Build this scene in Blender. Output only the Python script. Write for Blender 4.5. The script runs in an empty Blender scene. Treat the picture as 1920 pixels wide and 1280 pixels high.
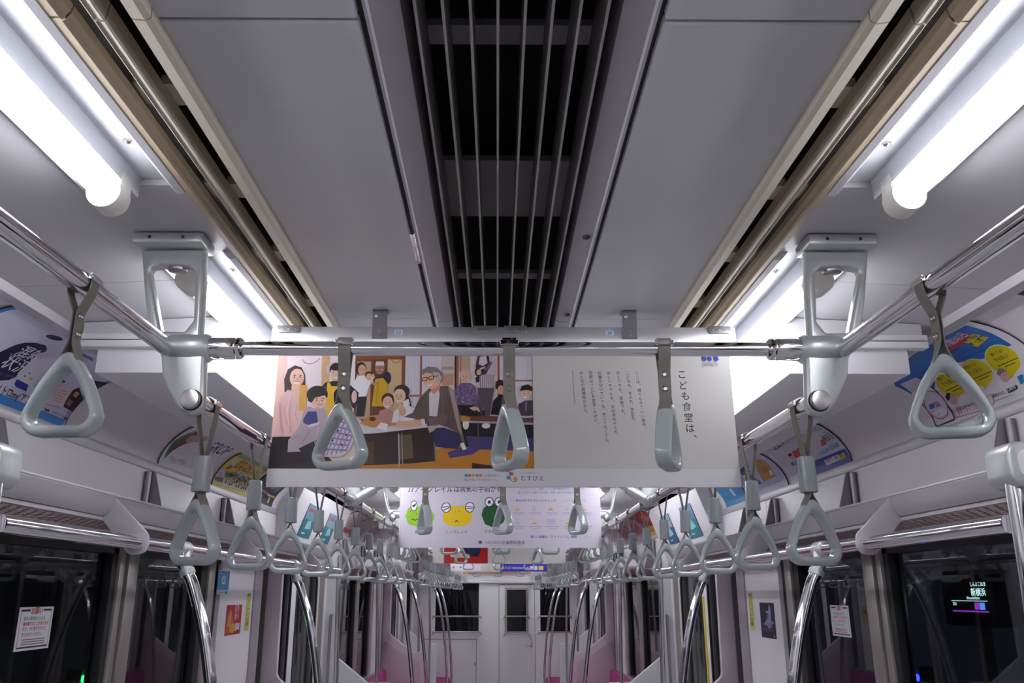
import bpy, bmesh, math, random
from math import sin, cos, pi, radians, tan, atan2, sqrt
from mathutils import Vector, Matrix
random.seed(7)
SC = bpy.context.scene
COL = SC.collection
H = 1.6                    # eye height above the floor; z values below are given from the eye level with Z()
def Z(z): return H + z

# ------------------------------------------------------------------ camera, world, exposure
cd = bpy.data.cameras.new('camera'); cam = bpy.data.objects.new('camera', cd); COL.objects.link(cam)
cam.location = (-0.015, 0, H)
cam.rotation_euler = (radians(90 + 16.63), 0, radians(-0.4))
cd.sensor_width = 36; cd.lens = 1580 / 1920 * 36; cd.shift_x = 16.5 / 1920
cd.clip_start = 0.02; cd.clip_end = 200
SC.camera = cam
wd = bpy.data.worlds.new('night'); SC.world = wd; wd.use_nodes = True
wd.node_tree.nodes['Background'].inputs[0].default_value = (0.004, 0.004, 0.007, 1)
wd.node_tree.nodes['Background'].inputs[1].default_value = 1.0
SC.view_settings.view_transform = 'Standard'; SC.view_settings.look = 'None'
SC.view_settings.gamma = 1.0; SC.view_settings.exposure = 1.40
SC.view_settings.use_curve_mapping = False
TUBE_POWER = 9.0
SC.cycles.max_bounces = 10; SC.cycles.diffuse_bounces = 5; SC.cycles.glossy_bounces = 5
SC.cycles.transparent_max_bounces = 24

# ------------------------------------------------------------------ materials
def s2l(c):
    c = c / 255.0
    return c / 12.92 if c <= 0.04045 else ((c + 0.055) / 1.055) ** 2.4
def rgb(r, g, b): return (s2l(r), s2l(g), s2l(b), 1.0)
def hexc(h): h = h.lstrip('#'); return rgb(int(h[0:2], 16), int(h[2:4], 16), int(h[4:6], 16))
def mat(name, col, rough=0.5, metal=0.0, coat=0.0, vary=0.04, scale=30.0, bump=0.0, spec=0.5, stretch=None):
    m = bpy.data.materials.new(name); m.use_nodes = True; nt = m.node_tree
    b = nt.nodes['Principled BSDF']
    b.inputs['Roughness'].default_value = rough; b.inputs['Metallic'].default_value = metal
    b.inputs['Coat Weight'].default_value = coat; b.inputs['Specular IOR Level'].default_value = spec
    tc = nt.nodes.new('ShaderNodeTexCoord'); no = nt.nodes.new('ShaderNodeTexNoise'); no.inputs['Scale'].default_value = scale
    src = tc.outputs['Object']
    if stretch:
        mp = nt.nodes.new('ShaderNodeMapping'); mp.inputs['Scale'].default_value = stretch
        nt.links.new(src, mp.inputs['Vector']); src = mp.outputs['Vector']
    nt.links.new(src, no.inputs['Vector'])
    mx = nt.nodes.new('ShaderNodeMix'); mx.data_type = 'RGBA'
    mx.inputs['A'].default_value = tuple(max(0, c * (1 - vary)) for c in col[:3]) + (1,)
    mx.inputs['B'].default_value = tuple(min(1, c * (1 + vary)) for c in col[:3]) + (1,)
    nt.links.new(no.outputs['Fac'], mx.inputs['Factor']); nt.links.new(mx.outputs['Result'], b.inputs['Base Color'])
    if bump:
        bp = nt.nodes.new('ShaderNodeBump'); bp.inputs['Strength'].default_value = bump; bp.inputs['Distance'].default_value = 0.002
        nt.links.new(no.outputs['Fac'], bp.inputs['Height']); nt.links.new(bp.outputs['Normal'], b.inputs['Normal'])
    return m
def emit(name, col, s):
    m = bpy.data.materials.new(name); m.use_nodes = True; nt = m.node_tree; nt.nodes.clear()
    e = nt.nodes.new('ShaderNodeEmission'); e.inputs[0].default_value = col; e.inputs[1].default_value = s
    o = nt.nodes.new('ShaderNodeOutputMaterial'); nt.links.new(e.outputs[0], o.inputs[0]); return m
def glassmat(name, tint, rough=0.01, extra=0.005):
    m = bpy.data.materials.new(name); m.use_nodes = True; nt = m.node_tree; nt.nodes.clear()
    t = nt.nodes.new('ShaderNodeBsdfTransparent'); t.inputs[0].default_value = tint
    g = nt.nodes.new('ShaderNodeBsdfGlossy'); g.inputs['Roughness'].default_value = rough
    ge = nt.nodes.new('ShaderNodeNewGeometry'); dt = nt.nodes.new('ShaderNodeVectorMath'); dt.operation = 'DOT_PRODUCT'
    nt.links.new(ge.outputs['Normal'], dt.inputs[0]); nt.links.new(ge.outputs['Incoming'], dt.inputs[1])
    def mth(op, a, b=None):
        k = nt.nodes.new('ShaderNodeMath'); k.operation = op
        for i, q in ((0, a), (1, b)):
            if q is None: continue
            if isinstance(q, (int, float)): k.inputs[i].default_value = q
            else: nt.links.new(q, k.inputs[i])
        return k.outputs[0]
    ab = mth('ABSOLUTE', dt.outputs['Value']); iv = mth('SUBTRACT', 1.0, ab); pw = mth('POWER', iv, 5.0)
    ad = nt.nodes.new('ShaderNodeMath'); ad.operation = 'MULTIPLY_ADD'; ad.inputs[1].default_value = .9; ad.inputs[2].default_value = .035 + extra; ad.use_clamp = True
    nt.links.new(pw, ad.inputs[0])
    mx = nt.nodes.new('ShaderNodeMixShader'); o = nt.nodes.new('ShaderNodeOutputMaterial')
    nt.links.new(ad.outputs[0], mx.inputs[0]); nt.links.new(t.outputs[0], mx.inputs[1]); nt.links.new(g.outputs[0], mx.inputs[2])
    nt.links.new(mx.outputs[0], o.inputs[0]); return m
def printmat():
    m = bpy.data.materials.new('printed_paper'); m.use_nodes = True; nt = m.node_tree; b = nt.nodes['Principled BSDF']
    a = nt.nodes.new('ShaderNodeAttribute'); a.attribute_name = 'Col'
    nt.links.new(a.outputs['Color'], b.inputs['Base Color']); b.inputs['Roughness'].default_value = 0.38
    b.inputs['Specular IOR Level'].default_value = 0.4
    return m
M = dict(
    ceil=mat('ceiling_panel_paint', (.59, .59, .61, 1), .40, vary=.03, scale=6),
    side=mat('side_ceiling_paint', (.52, .51, .53, 1), .45, vary=.03, scale=6),
    drop=mat('bulkhead_paint', (.72, .71, .73, 1), .45, vary=.02),
    wall=mat('wall_laminate', (.88, .86, .89, 1), .35, vary=.02, scale=8),
    cove=mat('cove_aluminium', (.84, .80, .84, 1), .36, .05, vary=.06, scale=5, stretch=(1, .15, 1)),
    lip=mat('lip_aluminium', (.56, .54, .57, 1), .35, .3, vary=.05),
    alu=mat('anodised_aluminium', (.62, .62, .65, 1), .32, .75, vary=.05, scale=60, stretch=(.05, 1, 1)),
    white=mat('reflector_white_enamel', (.60, .61, .64, 1), .4, vary=.01),
    holder=mat('lamp_holder_plastic', (.74, .72, .66, 1), .4, vary=.02),
    beige=mat('duct_beige', (.46, .385, .27, 1), .5, vary=.12, scale=12, stretch=(1, .2, 1)),
    beige2=mat('duct_beige_trim', (.52, .47, .385, 1), .6, 0, vary=.08, scale=10),
    black=mat('dark_void', (.006, .006, .008, 1), .9, vary=.1),
    gap=mat('black_rubber', (.012, .012, .013, 1), .6, vary=.1),
    slat=mat('grille_metal', (.36, .335, .34, 1), .42, .1, vary=.08, scale=20, stretch=(1, .1, 1)),
    frame=mat('grille_frame_metal', (.48, .455, .49, 1), .4, .2, vary=.06, scale=20, stretch=(1, .1, 1)),
    plate=mat('filter_plate', (.36, .345, .35, 1), .5, vary=.05),
    cast=mat('cast_aluminium', (.60, .63, .62, 1), .36, .55, vary=.05, scale=80, bump=.05),
    chrome=mat('polished_steel', (.82, .81, .83, 1), .07, 1.0, vary=.02),
    brushed=mat('brushed_steel', (.50, .48, .47, 1), .28, 1.0, vary=.06, scale=90),
    grip=mat('grey_plastic_handle', (.40, .45, .45, 1), .22, 0, .5, vary=.02),
    sheath=mat('grey_plastic_sheath', (.29, .325, .335, 1), .25, 0, .4, vary=.02),
    belt=mat('olive_grey_belt', (.20, .185, .155, 1), .55, vary=.08, scale=200, bump=.1),
    plate2=mat('bracket_plate_shaded', (.26, .24, .26, 1), .4, .2, vary=.04),  # rack plate grey made darker, the shade on these plates put into the colour
    rackp=mat('rack_plate_grey', (.52, .50, .53, 1), .42, .2, vary=.03),
    rackl=mat('rack_edge_light', (.78, .77, .79, 1), .35, vary=.02),
    mesh=mat('rack_net_brown', (.30, .22, .22, 1), .55, vary=.2),
    pillar=mat('window_pillar_metal', (.46, .43, .40, 1), .35, .6, vary=.06, scale=40, stretch=(1, 1, .05)),
    rubber=mat('window_gasket', (.015, .015, .018, 1), .5, vary=.1),
    trim=mat('lilac_grey_trim', (.36, .33, .37, 1), .42, vary=.03),
    pink=mat('partition_seat_bounce', (.70, .585, .64, 1), .4, vary=.03),  # pink reflected from the seats is mixed into the panel colour
    pink2=mat('inset_seat_bounce', (.62, .49, .53, 1), .45, vary=.03),  # inset carries the reflected seat pink in its colour too
    white2=mat('partition_white', (.66, .68, .68, 1), .4, vary=.02),
    seat=mat('magenta_moquette', (.40, .045, .22, 1), .9, vary=.25, scale=220, bump=.3),
    floor=mat('floor_vinyl', (.60, .58, .60, 1), .5, vary=.1, scale=60),
    endw=mat('end_wall_paint', (.86, .88, .87, 1), .4, vary=.02),
    dark=mat('dark_grey_plastic', (.05, .05, .055, 1), .4, vary=.05),
    clip=mat('clip_metal', (.26, .25, .26, 1), .35, .7, vary=.06),
    concrete=mat('tunnel_concrete', (.16, .16, .17, 1), .85, vary=.25, scale=4, bump=.2),
    tile=mat('platform_panel', (.55, .57, .57, 1), .5, vary=.05, scale=3),
    yellow=mat('yellow_tape', (.72, .58, .05, 1), .5, vary=.04),
    tube=emit('fluorescent_tube_glow', (.93, .93, 1.0, 1), TUBE_POWER),
    glass=glassmat('window_glass', (.62, .66, .66, 1)),
    green=emit('green_signal_light', (.02, 1, .12, 1), 6),
    blue=emit('blue_signal_light', (.01, .02, 1, 1), 9),
    platlight=emit('platform_lamp_glow', (.95, .98, 1, 1), 5),
    scrw=emit('screen_white', (.55, .8, .82, 1), 1.3), scrp=emit('screen_purple', (.3, .04, .5, 1), .8), scrb=emit('screen_blue', (.12, .25, .8, 1), 1.0),
    scrk=emit('screen_black', (.004, .004, .007, 1), 1.0),
    printed=printmat(),
)

# ------------------------------------------------------------------ object helpers
def woff(o):
    v = Vector((0, 0, 0))
    while o is not None: v += o.location; o = o.parent
    return v
def tag(o, label=None, cat=None, group=None, kind=None):
    if label: o['label'] = label
    if cat: o['category'] = cat
    if group: o['group'] = group
    if kind: o['kind'] = kind
    return o
def thing(name, label, cat, loc=(0, 0, 0), group=None, kind=None):
    o = bpy.data.objects.new(name, None); COL.objects.link(o); o.location = loc; o.empty_display_size = .05
    return tag(o, label, cat, group, kind)
def copy_tree(o, parent=None):
    c = o.copy(); COL.objects.link(c)
    if parent is not None: c.parent = parent
    for ch in list(o.children): copy_tree(ch, c)
    return c
class MB:
    def __init__(s): s.bm = bmesh.new(); s.mats = []
    def mi(s, m):
        if m is None: return 0
        if m not in s.mats: s.mats.append(m)
        return s.mats.index(m)
    def face(s, vs, m=None):
        try: f = s.bm.faces.new(vs)
        except ValueError: return None
        f.material_index = s.mi(m); return f
    def prism(s, pts, vec, m=None, bevel=0, seg=2):
        a = [s.bm.verts.new(p) for p in pts]; v = Vector(vec); b = [s.bm.verts.new(Vector(p) + v) for p in pts]
        n = len(pts); fs = [s.face(a[::-1], m), s.face(b, m)]
        for i in range(n): fs.append(s.face([a[i], a[(i + 1) % n], b[(i + 1) % n], b[i]], m))
        fs = [f for f in fs if f]
        bmesh.ops.recalc_face_normals(s.bm, faces=fs)
        if bevel:
            es = list({e for f in fs for e in f.edges})
            bmesh.ops.bevel(s.bm, geom=es, offset=bevel, segments=seg, affect='EDGES', profile=.5, clamp_overlap=True)
        return s
    def box(s, x0, x1, y0, y1, z0, z1, m=None, bevel=0, seg=2):
        x0, x1 = min(x0, x1), max(x0, x1); y0, y1 = min(y0, y1), max(y0, y1); z0, z1 = min(z0, z1), max(z0, z1)
        return s.prism([(x0, y0, z0), (x1, y0, z0), (x1, y1, z0), (x0, y1, z0)], (0, 0, z1 - z0), m, bevel, seg)
    def py(s, prof, y0, y1, m=None, bevel=0):      # profile in x,z swept along y
        return s.prism([(x, y0, z) for x, z in prof], (0, y1 - y0, 0), m, bevel)
    def quad(s, pts, m=None): s.face([s.bm.verts.new(p) for p in pts], m); return s
    def tube(s, pts, r, n=14, m=None, caps=True):
        pts = [Vector(p) for p in pts]; k = len(pts); rr = r if isinstance(r, (list, tuple)) else [r] * k
        T = []
        for i in range(k):
            d = pts[min(i + 1, k - 1)] - pts[max(i - 1, 0)]; T.append(d.normalized())
        u = T[0].orthogonal().normalized(); rings = []
        for i in range(k):
            u = (u - T[i] * u.dot(T[i])).normalized(); w = T[i].cross(u)
            rings.append([s.bm.verts.new(pts[i] + (u * cos(2 * pi * j / n) + w * sin(2 * pi * j / n)) * rr[i]) for j in range(n)])
        for i in range(k - 1):
            for j in range(n): s.face([rings[i][j], rings[i][(j + 1) % n], rings[i + 1][(j + 1) % n], rings[i + 1][j]], m)
        if caps: s.face(rings[0][::-1], m); s.face(rings[-1], m)
        return s
    def cyl(s, p0, p1, r, n=18, m=None): return s.tube([p0, p1], r, n, m)
    def lathe(s, c, axis, prof, n=20, m=None):      # prof: (distance along axis, radius)
        c = Vector(c); a = Vector(axis).normalized()
        u = a.orthogonal().normalized(); w = a.cross(u); rings = []
        for d, r in prof:
            rings.append([s.bm.verts.new(c + a * d + (u * cos(2 * pi * j / n) + w * sin(2 * pi * j / n)) * max(r, 1e-5)) for j in range(n)])
        for i in range(len(prof) - 1):
            for j in range(n): s.face([rings[i][j], rings[i][(j + 1) % n], rings[i + 1][(j + 1) % n], rings[i + 1][j]], m)
        s.face(rings[0][::-1], m); s.face(rings[-1], m); return s
    def plate(s, outer, holes, y0, y1, m=None, bevel=.003):     # outline in x,z, thickness along y, rounded edges
        c = bpy.data.curves.new('tmp', 'CURVE'); c.dimensions = '2D'; c.fill_mode = 'BOTH'
        t = abs(y1 - y0); c.extrude = t / 2 - bevel; c.bevel_depth = bevel; c.bevel_resolution = 2; c.offset = -bevel
        for pts in [outer] + list(holes):
            sp = c.splines.new('POLY'); sp.points.add(len(pts) - 1); sp.use_cyclic_u = True
            for p, q in zip(sp.points, pts): p.co = (q[0], q[1], 0, 1)
        o = bpy.data.objects.new('tmp', c); me = o.to_mesh(); ym = (y0 + y1) / 2
        vs = [s.bm.verts.new((v.co.x, ym - v.co.z, v.co.y)) for v in me.vertices]
        for p in me.polygons: s.face([vs[i] for i in p.vertices], m)
        o.to_mesh_clear(); bpy.data.objects.remove(o); bpy.data.curves.remove(c)
        bmesh.ops.remove_doubles(s.bm, verts=vs, dist=1e-5)
        return s
    def mesh(s, name, m=None, smooth=35, off=None):
        if off is not None: bmesh.ops.translate(s.bm, verts=s.bm.verts, vec=off)
        bmesh.ops.recalc_face_normals(s.bm, faces=s.bm.faces)
        me = bpy.data.meshes.new(name); s.bm.to_mesh(me); s.bm.free()
        for k in (s.mats or [m]): me.materials.append(k)
        if smooth: me.shade_smooth(); me.set_sharp_from_angle(angle=radians(smooth))
        return me
    def build(s, name, m=None, parent=None, smooth=35, label=None, kind=None):
        off = -woff(parent) if parent is not None else None
        o = bpy.data.objects.new(name, s.mesh(name, m, smooth, off)); COL.objects.link(o)
        if parent is not None: o.parent = parent
        if label: o['label'] = label
        if kind: o['kind'] = kind
        return o
def smooth_path(pts, n=6):                    # Catmull-Rom through the points
    P = [Vector(p) for p in pts]; out = []
    for i in range(len(P) - 1):
        a, b, c, d = P[max(i - 1, 0)], P[i], P[i + 1], P[min(i + 2, len(P) - 1)]
        for k in range(n):
            t = k / n
            out.append(.5 * ((2 * b) + (c - a) * t + (2 * a - 5 * b + 4 * c - d) * t * t + (3 * b - a - 3 * c + d) * t ** 3))
    out.append(P[-1]); return out
def rounded(pts, r, n=5):                     # round the corners of a 2D polygon
    out = []; k = len(pts)
    for i in range(k):
        p0, p, p1 = Vector(pts[i - 1]), Vector(pts[i]), Vector(pts[(i + 1) % k])
        rr = r[i] if isinstance(r, (list, tuple)) else r
        a, b = (p0 - p), (p1 - p); la, lb = a.length, b.length; a.normalize(); b.normalize()
        ang = a.angle(b) / 2; d = min(rr / tan(ang), la * .49, lb * .49); ra = d * tan(ang)
        if rr <= 0: out.append((p.x, p.y)); continue
        c = p + (a + b).normalized() * (ra / sin(ang)); s0, s1 = p + a * d - c, p + b * d - c
        t0 = atan2(s0.y, s0.x); dt = (atan2(s1.y, s1.x) - t0 + pi) % (2 * pi) - pi
        for j in range(n + 1):
            t = t0 + dt * j / n; out.append((c.x + ra * cos(t), c.y + ra * sin(t)))
    return out

# ------------------------------------------------------------------ printed sheets (flat colour shapes on paper)
_TX = {}
def glyphs(sx, bold):
    k = (sx, bold)
    if k not in _TX:
        c = bpy.data.curves.new('t', 'FONT'); c.body = sx; c.resolution_u = 2; c.offset = .009 if bold and not set(sx) & set('便働援防食') else 0
        o = bpy.data.objects.new('t', c); me = o.to_mesh()
        _TX[k] = ([(v.co.x, v.co.y) for v in me.vertices], [tuple(p.vertices) for p in me.polygons])
        o.to_mesh_clear(); bpy.data.objects.remove(o); bpy.data.curves.remove(c)
    return _TX[k]
class Print:
    def __init__(s, T=None): s.items = []; s.T = T or (lambda x, y: (x, y)); s.L = 1
    def poly(s, pts, col):
        s.items.append(([s.T(*p) for p in pts], [tuple(range(len(pts)))], hexc(col), s.L)); s.L += 1; return s
    def rect(s, x0, y0, x1, y1, col): return s.poly([(x0, y0), (x1, y0), (x1, y1), (x0, y1)], col)
    def ell(s, cx, cy, rx, ry, col, n=22, rot=0):
        r = radians(rot); return s.poly([(cx + rx * cos(t) * cos(r) - ry * sin(t) * sin(r), cy + rx * cos(t) * sin(r) + ry * sin(t) * cos(r)) for t in (2 * pi * i / n for i in range(n))], col)
    def line(s, pts, w, col):
        vs = []; fs = []
        for a, b in zip(pts, pts[1:]):
            dx, dy = b[0] - a[0], b[1] - a[1]; l = math.hypot(dx, dy) or 1; nx, ny = -dy / l * w / 2, dx / l * w / 2; k = len(vs)
            vs += [(a[0] + nx, a[1] + ny), (b[0] + nx, b[1] + ny), (b[0] - nx, b[1] - ny), (a[0] - nx, a[1] - ny)]; fs.append((k, k + 1, k + 2, k + 3))
        s.items.append(([s.T(*p) for p in vs], fs, hexc(col), s.L)); s.L += 1; return s
    def text(s, body, x, y, size, col, anchor='l', bold=False, ysign=1, rot=0, sx=1.0):
        vs, fs = glyphs(body, bold)
        if not vs: return s
        x0 = min(v[0] for v in vs); x1 = max(v[0] for v in vs); y0 = min(v[1] for v in vs); y1 = max(v[1] for v in vs)
        ox = {'l': x0, 'c': (x0 + x1) / 2, 'r': x1}[anchor]; oy = (y0 + y1) / 2 if anchor == 'c' else 0; r = radians(rot)
        pts = []
        for a, b in vs:
            a, b = (a - ox) * size * sx, (b - oy) * size
            pts.append(s.T(x + (a * cos(r) - b * sin(r)), y + ysign * (a * sin(r) + b * cos(r))))
        s.items.append((pts, fs, hexc(col), s.L)); s.L += 1; return s
    def column(s, body, x, y, step, size, col, lean=0.0, bold=False, ysign=-1):   # vertical writing, y grows downward in T
        for i, ch in enumerate(body):
            yy = y + i * step; xx = x + i * lean; rot = 0
            if ch in '、。': s.text(ch, xx + size * .35, yy - size * .3, size, col, 'c', bold, ysign)
            elif ch in '「」ー': s.text(ch, xx, yy, size, col, 'c', bold, ysign, rot=-90)
            else: s.text(ch, xx, yy, size, col, 'c', bold, ysign)
        return s
    def build(s, name, parent, mapf, size, base='#f2f0f0', ucuts=0, vcuts=0, vlist=None, thick=.0012, eps=.00009, label=None, edge='#3a3640', group=None):
        """size: (u0,u1,v0,v1).  mapf(u,v,h) -> world point, h out of the face."""
        u0, u1, v0, v1 = size; bm = bmesh.new(); cl = bm.loops.layers.float_color.new('Col')
        def addf(pts, fs, col):
            vs = [bm.verts.new(p) for p in pts]
            for f in fs:
                try: fa = bm.faces.new([vs[i] for i in f])
                except ValueError: continue
                for l in fa.loops: l[cl] = col
        for pts, fs, col, L in s.items:
            addf([(min(max(p[0], u0), u1), min(max(p[1], v0), v1), L * eps) for p in pts], fs, col)
        bmesh.ops.triangulate(bm, faces=[f for f in bm.faces if len(f.verts) > 4])
        addf([(u0, v0, 0), (u1, v0, 0), (u1, v1, 0), (u0, v1, 0)], [(0, 1, 2, 3)], hexc(base))
        addf([(u0, v0, -thick), (u1, v0, -thick), (u1, v1, -thick), (u0, v1, -thick)], [(3, 2, 1, 0)], hexc('#d8d6d8'))
        for a, b in (((u0, v0), (u1, v0)), ((u1, v0), (u1, v1)), ((u1, v1), (u0, v1)), ((u0, v1), (u0, v0))):
            addf([(a[0], a[1], -thick), (b[0], b[1], -thick), (b[0], b[1], 0), (a[0], a[1], 0)], [(0, 1, 2, 3)], hexc(edge))
        for i in range(1, ucuts): bmesh.ops.bisect_plane(bm, geom=bm.verts[:] + bm.edges[:] + bm.faces[:], plane_co=(u0 + (u1 - u0) * i / ucuts, 0, 0), plane_no=(1, 0, 0))
        for q in (vlist or [v0 + (v1 - v0) * i / vcuts for i in range(1, vcuts)]): bmesh.ops.bisect_plane(bm, geom=bm.verts[:] + bm.edges[:] + bm.faces[:], plane_co=(0, q, 0), plane_no=(0, 1, 0))
        off = woff(parent) if parent is not None else Vector((0, 0, 0))
        for v in bm.verts: v.co = Vector(mapf(*v.co)) - off
        me = bpy.data.meshes.new(name); bm.to_mesh(me); bm.free(); me.materials.append(M['printed'])
        o = bpy.data.objects.new(name, me); COL.objects.link(o)
        if parent is not None: o.parent = parent
        if label: o['label'] = label
        return o
# ------------------------------------------------------------------ layout of the carriage (y runs away from the camera)
P = 4.9; L = 3.35
BAYS = [(1.46, 'nearest', L), (1.46 + P, 'middle', L), (1.46 + 2 * P, 'far', 2.0)]
Y0, YE = -3.6, 13.3
ZC = .63
SIDE = {-1: 'left', 1: 'right'}
def spans(): return [(-3.44, L)] + [(b, l) for b, _, l in BAYS]
_CV = [(1.25, .445), (1.246, .465), (1.238, .49), (1.214, .527), (1.18, .56), (1.14, .585), (1.09, .602), (1.04, .612)]
COVE = [(p.x, p.y) for p in smooth_path([(a, b, 0) for a, b in _CV], 2)]

# ------------------------------------------------------------------ shell
fl = MB().box(-1.3, 1.3, Y0, YE, Z(-1.65), Z(-1.6)).build('floor', M['floor'], kind='structure')
tag(fl, 'grey vinyl carriage floor, mostly below the picture', 'floor')
ce = thing('ceiling', 'grey panelled carriage ceiling with black joints', 'ceiling', (0, 0, Z(ZC)), kind='structure')
seams = [Y0, -1.6, .823, 1.92, 4.35, 5.72, 6.82, 9.25, 10.62, 11.72, YE]
for a, b in zip(seams, seams[1:]):
    for s in (-1, 1):
        MB().box(s * .176, s * .407, a + .0025, b - .0025, Z(ZC), Z(ZC + .02), bevel=.002, seg=1).build('centre_panel', M['ceil'], ce)
for s in (-1, 1):
    MB().box(s * .17, s * .41, Y0, YE, Z(ZC + .012), Z(ZC + .03)).build('joint_backing', M['gap'], ce)
    for a, b in zip([Y0, .95, 1.66, 4.6, 5.9, 6.6, YE], [.95, 1.66, 4.6, 5.9, 6.6, YE]):
        MB().py([(s * .672, Z(ZC)), (s * 1.03, Z(.612)), (s * 1.06, Z(.65)), (s * .672, Z(ZC + .03))], a + .001, b - .001).build('side_panel', M['side'], ce)
    MB().py([(s * 1.02, Z(.618)), (s * 1.028, Z(.594)), (s * 1.062, Z(.594)), (s * 1.07, Z(.63))], Y0, YE).build('cove_edge_strip', M['lip'], ce)
    MB().box(s * .5, s * .69, Y0, YE, Z(ZC + .035), Z(ZC + .05)).build('upper_deck', M['side'], ce)
    for b, l in spans():
        a, e = b + .44, b + l - .44
        if b > 11: e = YE
        d = MB().py([(s * .667, Z(.49)), (s * .95, Z(.49)), (s * .95, Z(.57)), (s * .667, Z(.57))], a, e, bevel=.002)
        MB().py([(s * .667, Z(.571)), (s * .99, Z(.571)), (s * .99, Z(.612)), (s * .667, Z(.628))], a, e).build('bulkhead_neck', M['side'], ce)
        d.box(s * .667, s * .992, a - .02, a + .01, Z(.548), Z(.564), bevel=.002); d.box(s * .667, s * .992, a - .02, a + .01, Z(.566), Z(.58), bevel=.002)
        d.build('dropped_bulkhead', M['drop'], ce)
MB().box(-1.35, 1.35, Y0, YE, Z(.78), Z(.82)).build('roof_deck', M['black'], ce)

for s in (-1, 1):
    w = thing('wall_' + SIDE[s], f'white {SIDE[s]} carriage wall with dark night windows', 'wall', (s * 1.27, 0, Z(0)), kind='structure')
    MB().box(s * 1.335, s * 1.38, Y0, YE, Z(.2), Z(.82)).build('outer_skin', M['black'], w)
    MB().box(s * 1.335, s * 1.38, Y0, YE, Z(-1.65), Z(-.80)).build('lower_outer_skin', M['black'], w)
    for b, l in spans():
        e = min(b + l, YE)
        for y0, y1 in ((b, b + 1.6), (b + 1.6, min(b + 2.55, e)), (b + 2.55, e)):
            if y1 > y0: MB().box(s * 1.25, s * 1.30, y0 + .0012, y1 - .0012, Z(.15), Z(.424), bevel=.002, seg=1).build('upper_panel', M['wall'], w)
        MB().py([(s * 1.262, Z(.418)), (s * 1.243, Z(.418)), (s * 1.240, Z(.448)), (s * 1.262, Z(.452))], b, e, bevel=.002).build('advert_rail', M['lip'], w)
        MB().py([(s * x, Z(z)) for x, z in COVE] + [(s * (x + .02), Z(z + .02)) for x, z in COVE[::-1]], b, e).build('advert_cove', M['cove'], w, smooth=60)
        for yy in (b, e - .012):
            MB().py([(s * x, Z(z)) for x, z in COVE] + [(s * 1.10, Z(.585)), (s * 1.235, Z(.25)), (s * 1.30, Z(.2))], yy, yy + .012).build('cove_end_plate', M['lip'], w)
        MB().box(s * 1.27, s * 1.335, b, e, Z(-1.6), Z(-.78)).build('dado_panel', M['wall'], w)
        MB().box(s * 1.262, s * 1.33, b, e, Z(.125), Z(.15)).build('window_head', M['rubber'], w)
        MB().box(s * 1.24, s * 1.33, b, e, Z(-.79), Z(-.76), bevel=.004).build('window_ledge', M['pillar'], w)
        def col(a, c, m, n, x0=1.252, zt=.15):
            if a + b < YE: MB().box(s * x0, s * (1.30 if m == 'rubber' else 1.325), b + a, min(b + c, YE), Z(-.78), Z(zt), bevel=.003).build(n, M[m], w)
        col(0, .24, 'wall', 'window_side_panel'); col(.24, .28, 'rubber', 'window_gasket', 1.262)
        col(1.375, 1.413, 'rubber', 'window_gasket', 1.262); col(1.413, 1.45, 'pillar', 'window_pillar'); col(1.45, 1.48, 'rubber', 'pillar_gap', 1.27); col(1.48, 1.56, 'pillar', 'window_pillar')
        if l > 3:
            col(1.56, 1.58, 'rubber', 'window_gasket', 1.262); col(2.24, 2.31, 'rubber', 'window_gasket', 1.262); col(2.31, 2.39, 'pillar', 'window_pillar'); col(2.39, 2.48, 'rubber', 'pillar_gap', 1.27)
            col(2.48, 3.01, 'wall', 'door_pocket_panel'); col(3.01, 3.15, 'trim', 'corner_trim', 1.245, .2)
        else: col(1.56, 2.0, 'wall', 'end_side_panel')
    for b, l in spans()[:3]:                      # above the doorways
        MB().py([(s * 1.235, Z(.22)), (s * 1.10, Z(.585)), (s * 1.14, Z(.60)), (s * 1.30, Z(.25)), (s * 1.30, Z(.22))], b + l, b + P, bevel=.003).build('door_header', M['wall'], w)
        MB().box(s * 1.235, s * 1.335, b + l, b + P, Z(.18), Z(.222), bevel=.003).build('door_lintel', M['alu'], w)
        for y in (b + l, b + P - .03):
            MB().box(s * 1.262, s * 1.335, y, y + .03, Z(-1.6), Z(.2)).build('door_jamb', M['pillar'], w)
    MB().box(s * 1.30, s * 1.335, Y0, -.12, Z(-.8), Z(.2)).build('rear_infill', M['rubber'], w)
# windows
n = 0
for b, l in spans()[1:]:
    for s in (-1, 1):
        for (a, c) in (((.28, 1.375), (1.58, 2.24)) if l > 3 else ((.28, 1.375),)):
            n += 1
            bay = {1.46: 'nearest', 1.46 + P: 'middle', 1.46 + 2 * P: 'far'}[b]
            wn = thing(f'window_{n}', f'{"wide" if a < 1 else "narrow"} dark glass window on the {SIDE[s]} wall of the {bay} seat bay', 'window', (s * 1.29, b + a, Z(-.76)), kind='structure')
            MB().box(s * 1.288, s * 1.292, b + a, b + c, Z(-.76), Z(.125)).build('pane', M['glass'], wn)
            MB().box(s * 1.262, s * 1.30, b + a, b + c, Z(-.76), Z(-.745), bevel=.002).build('bottom_frame', M['rubber'], wn)
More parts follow.
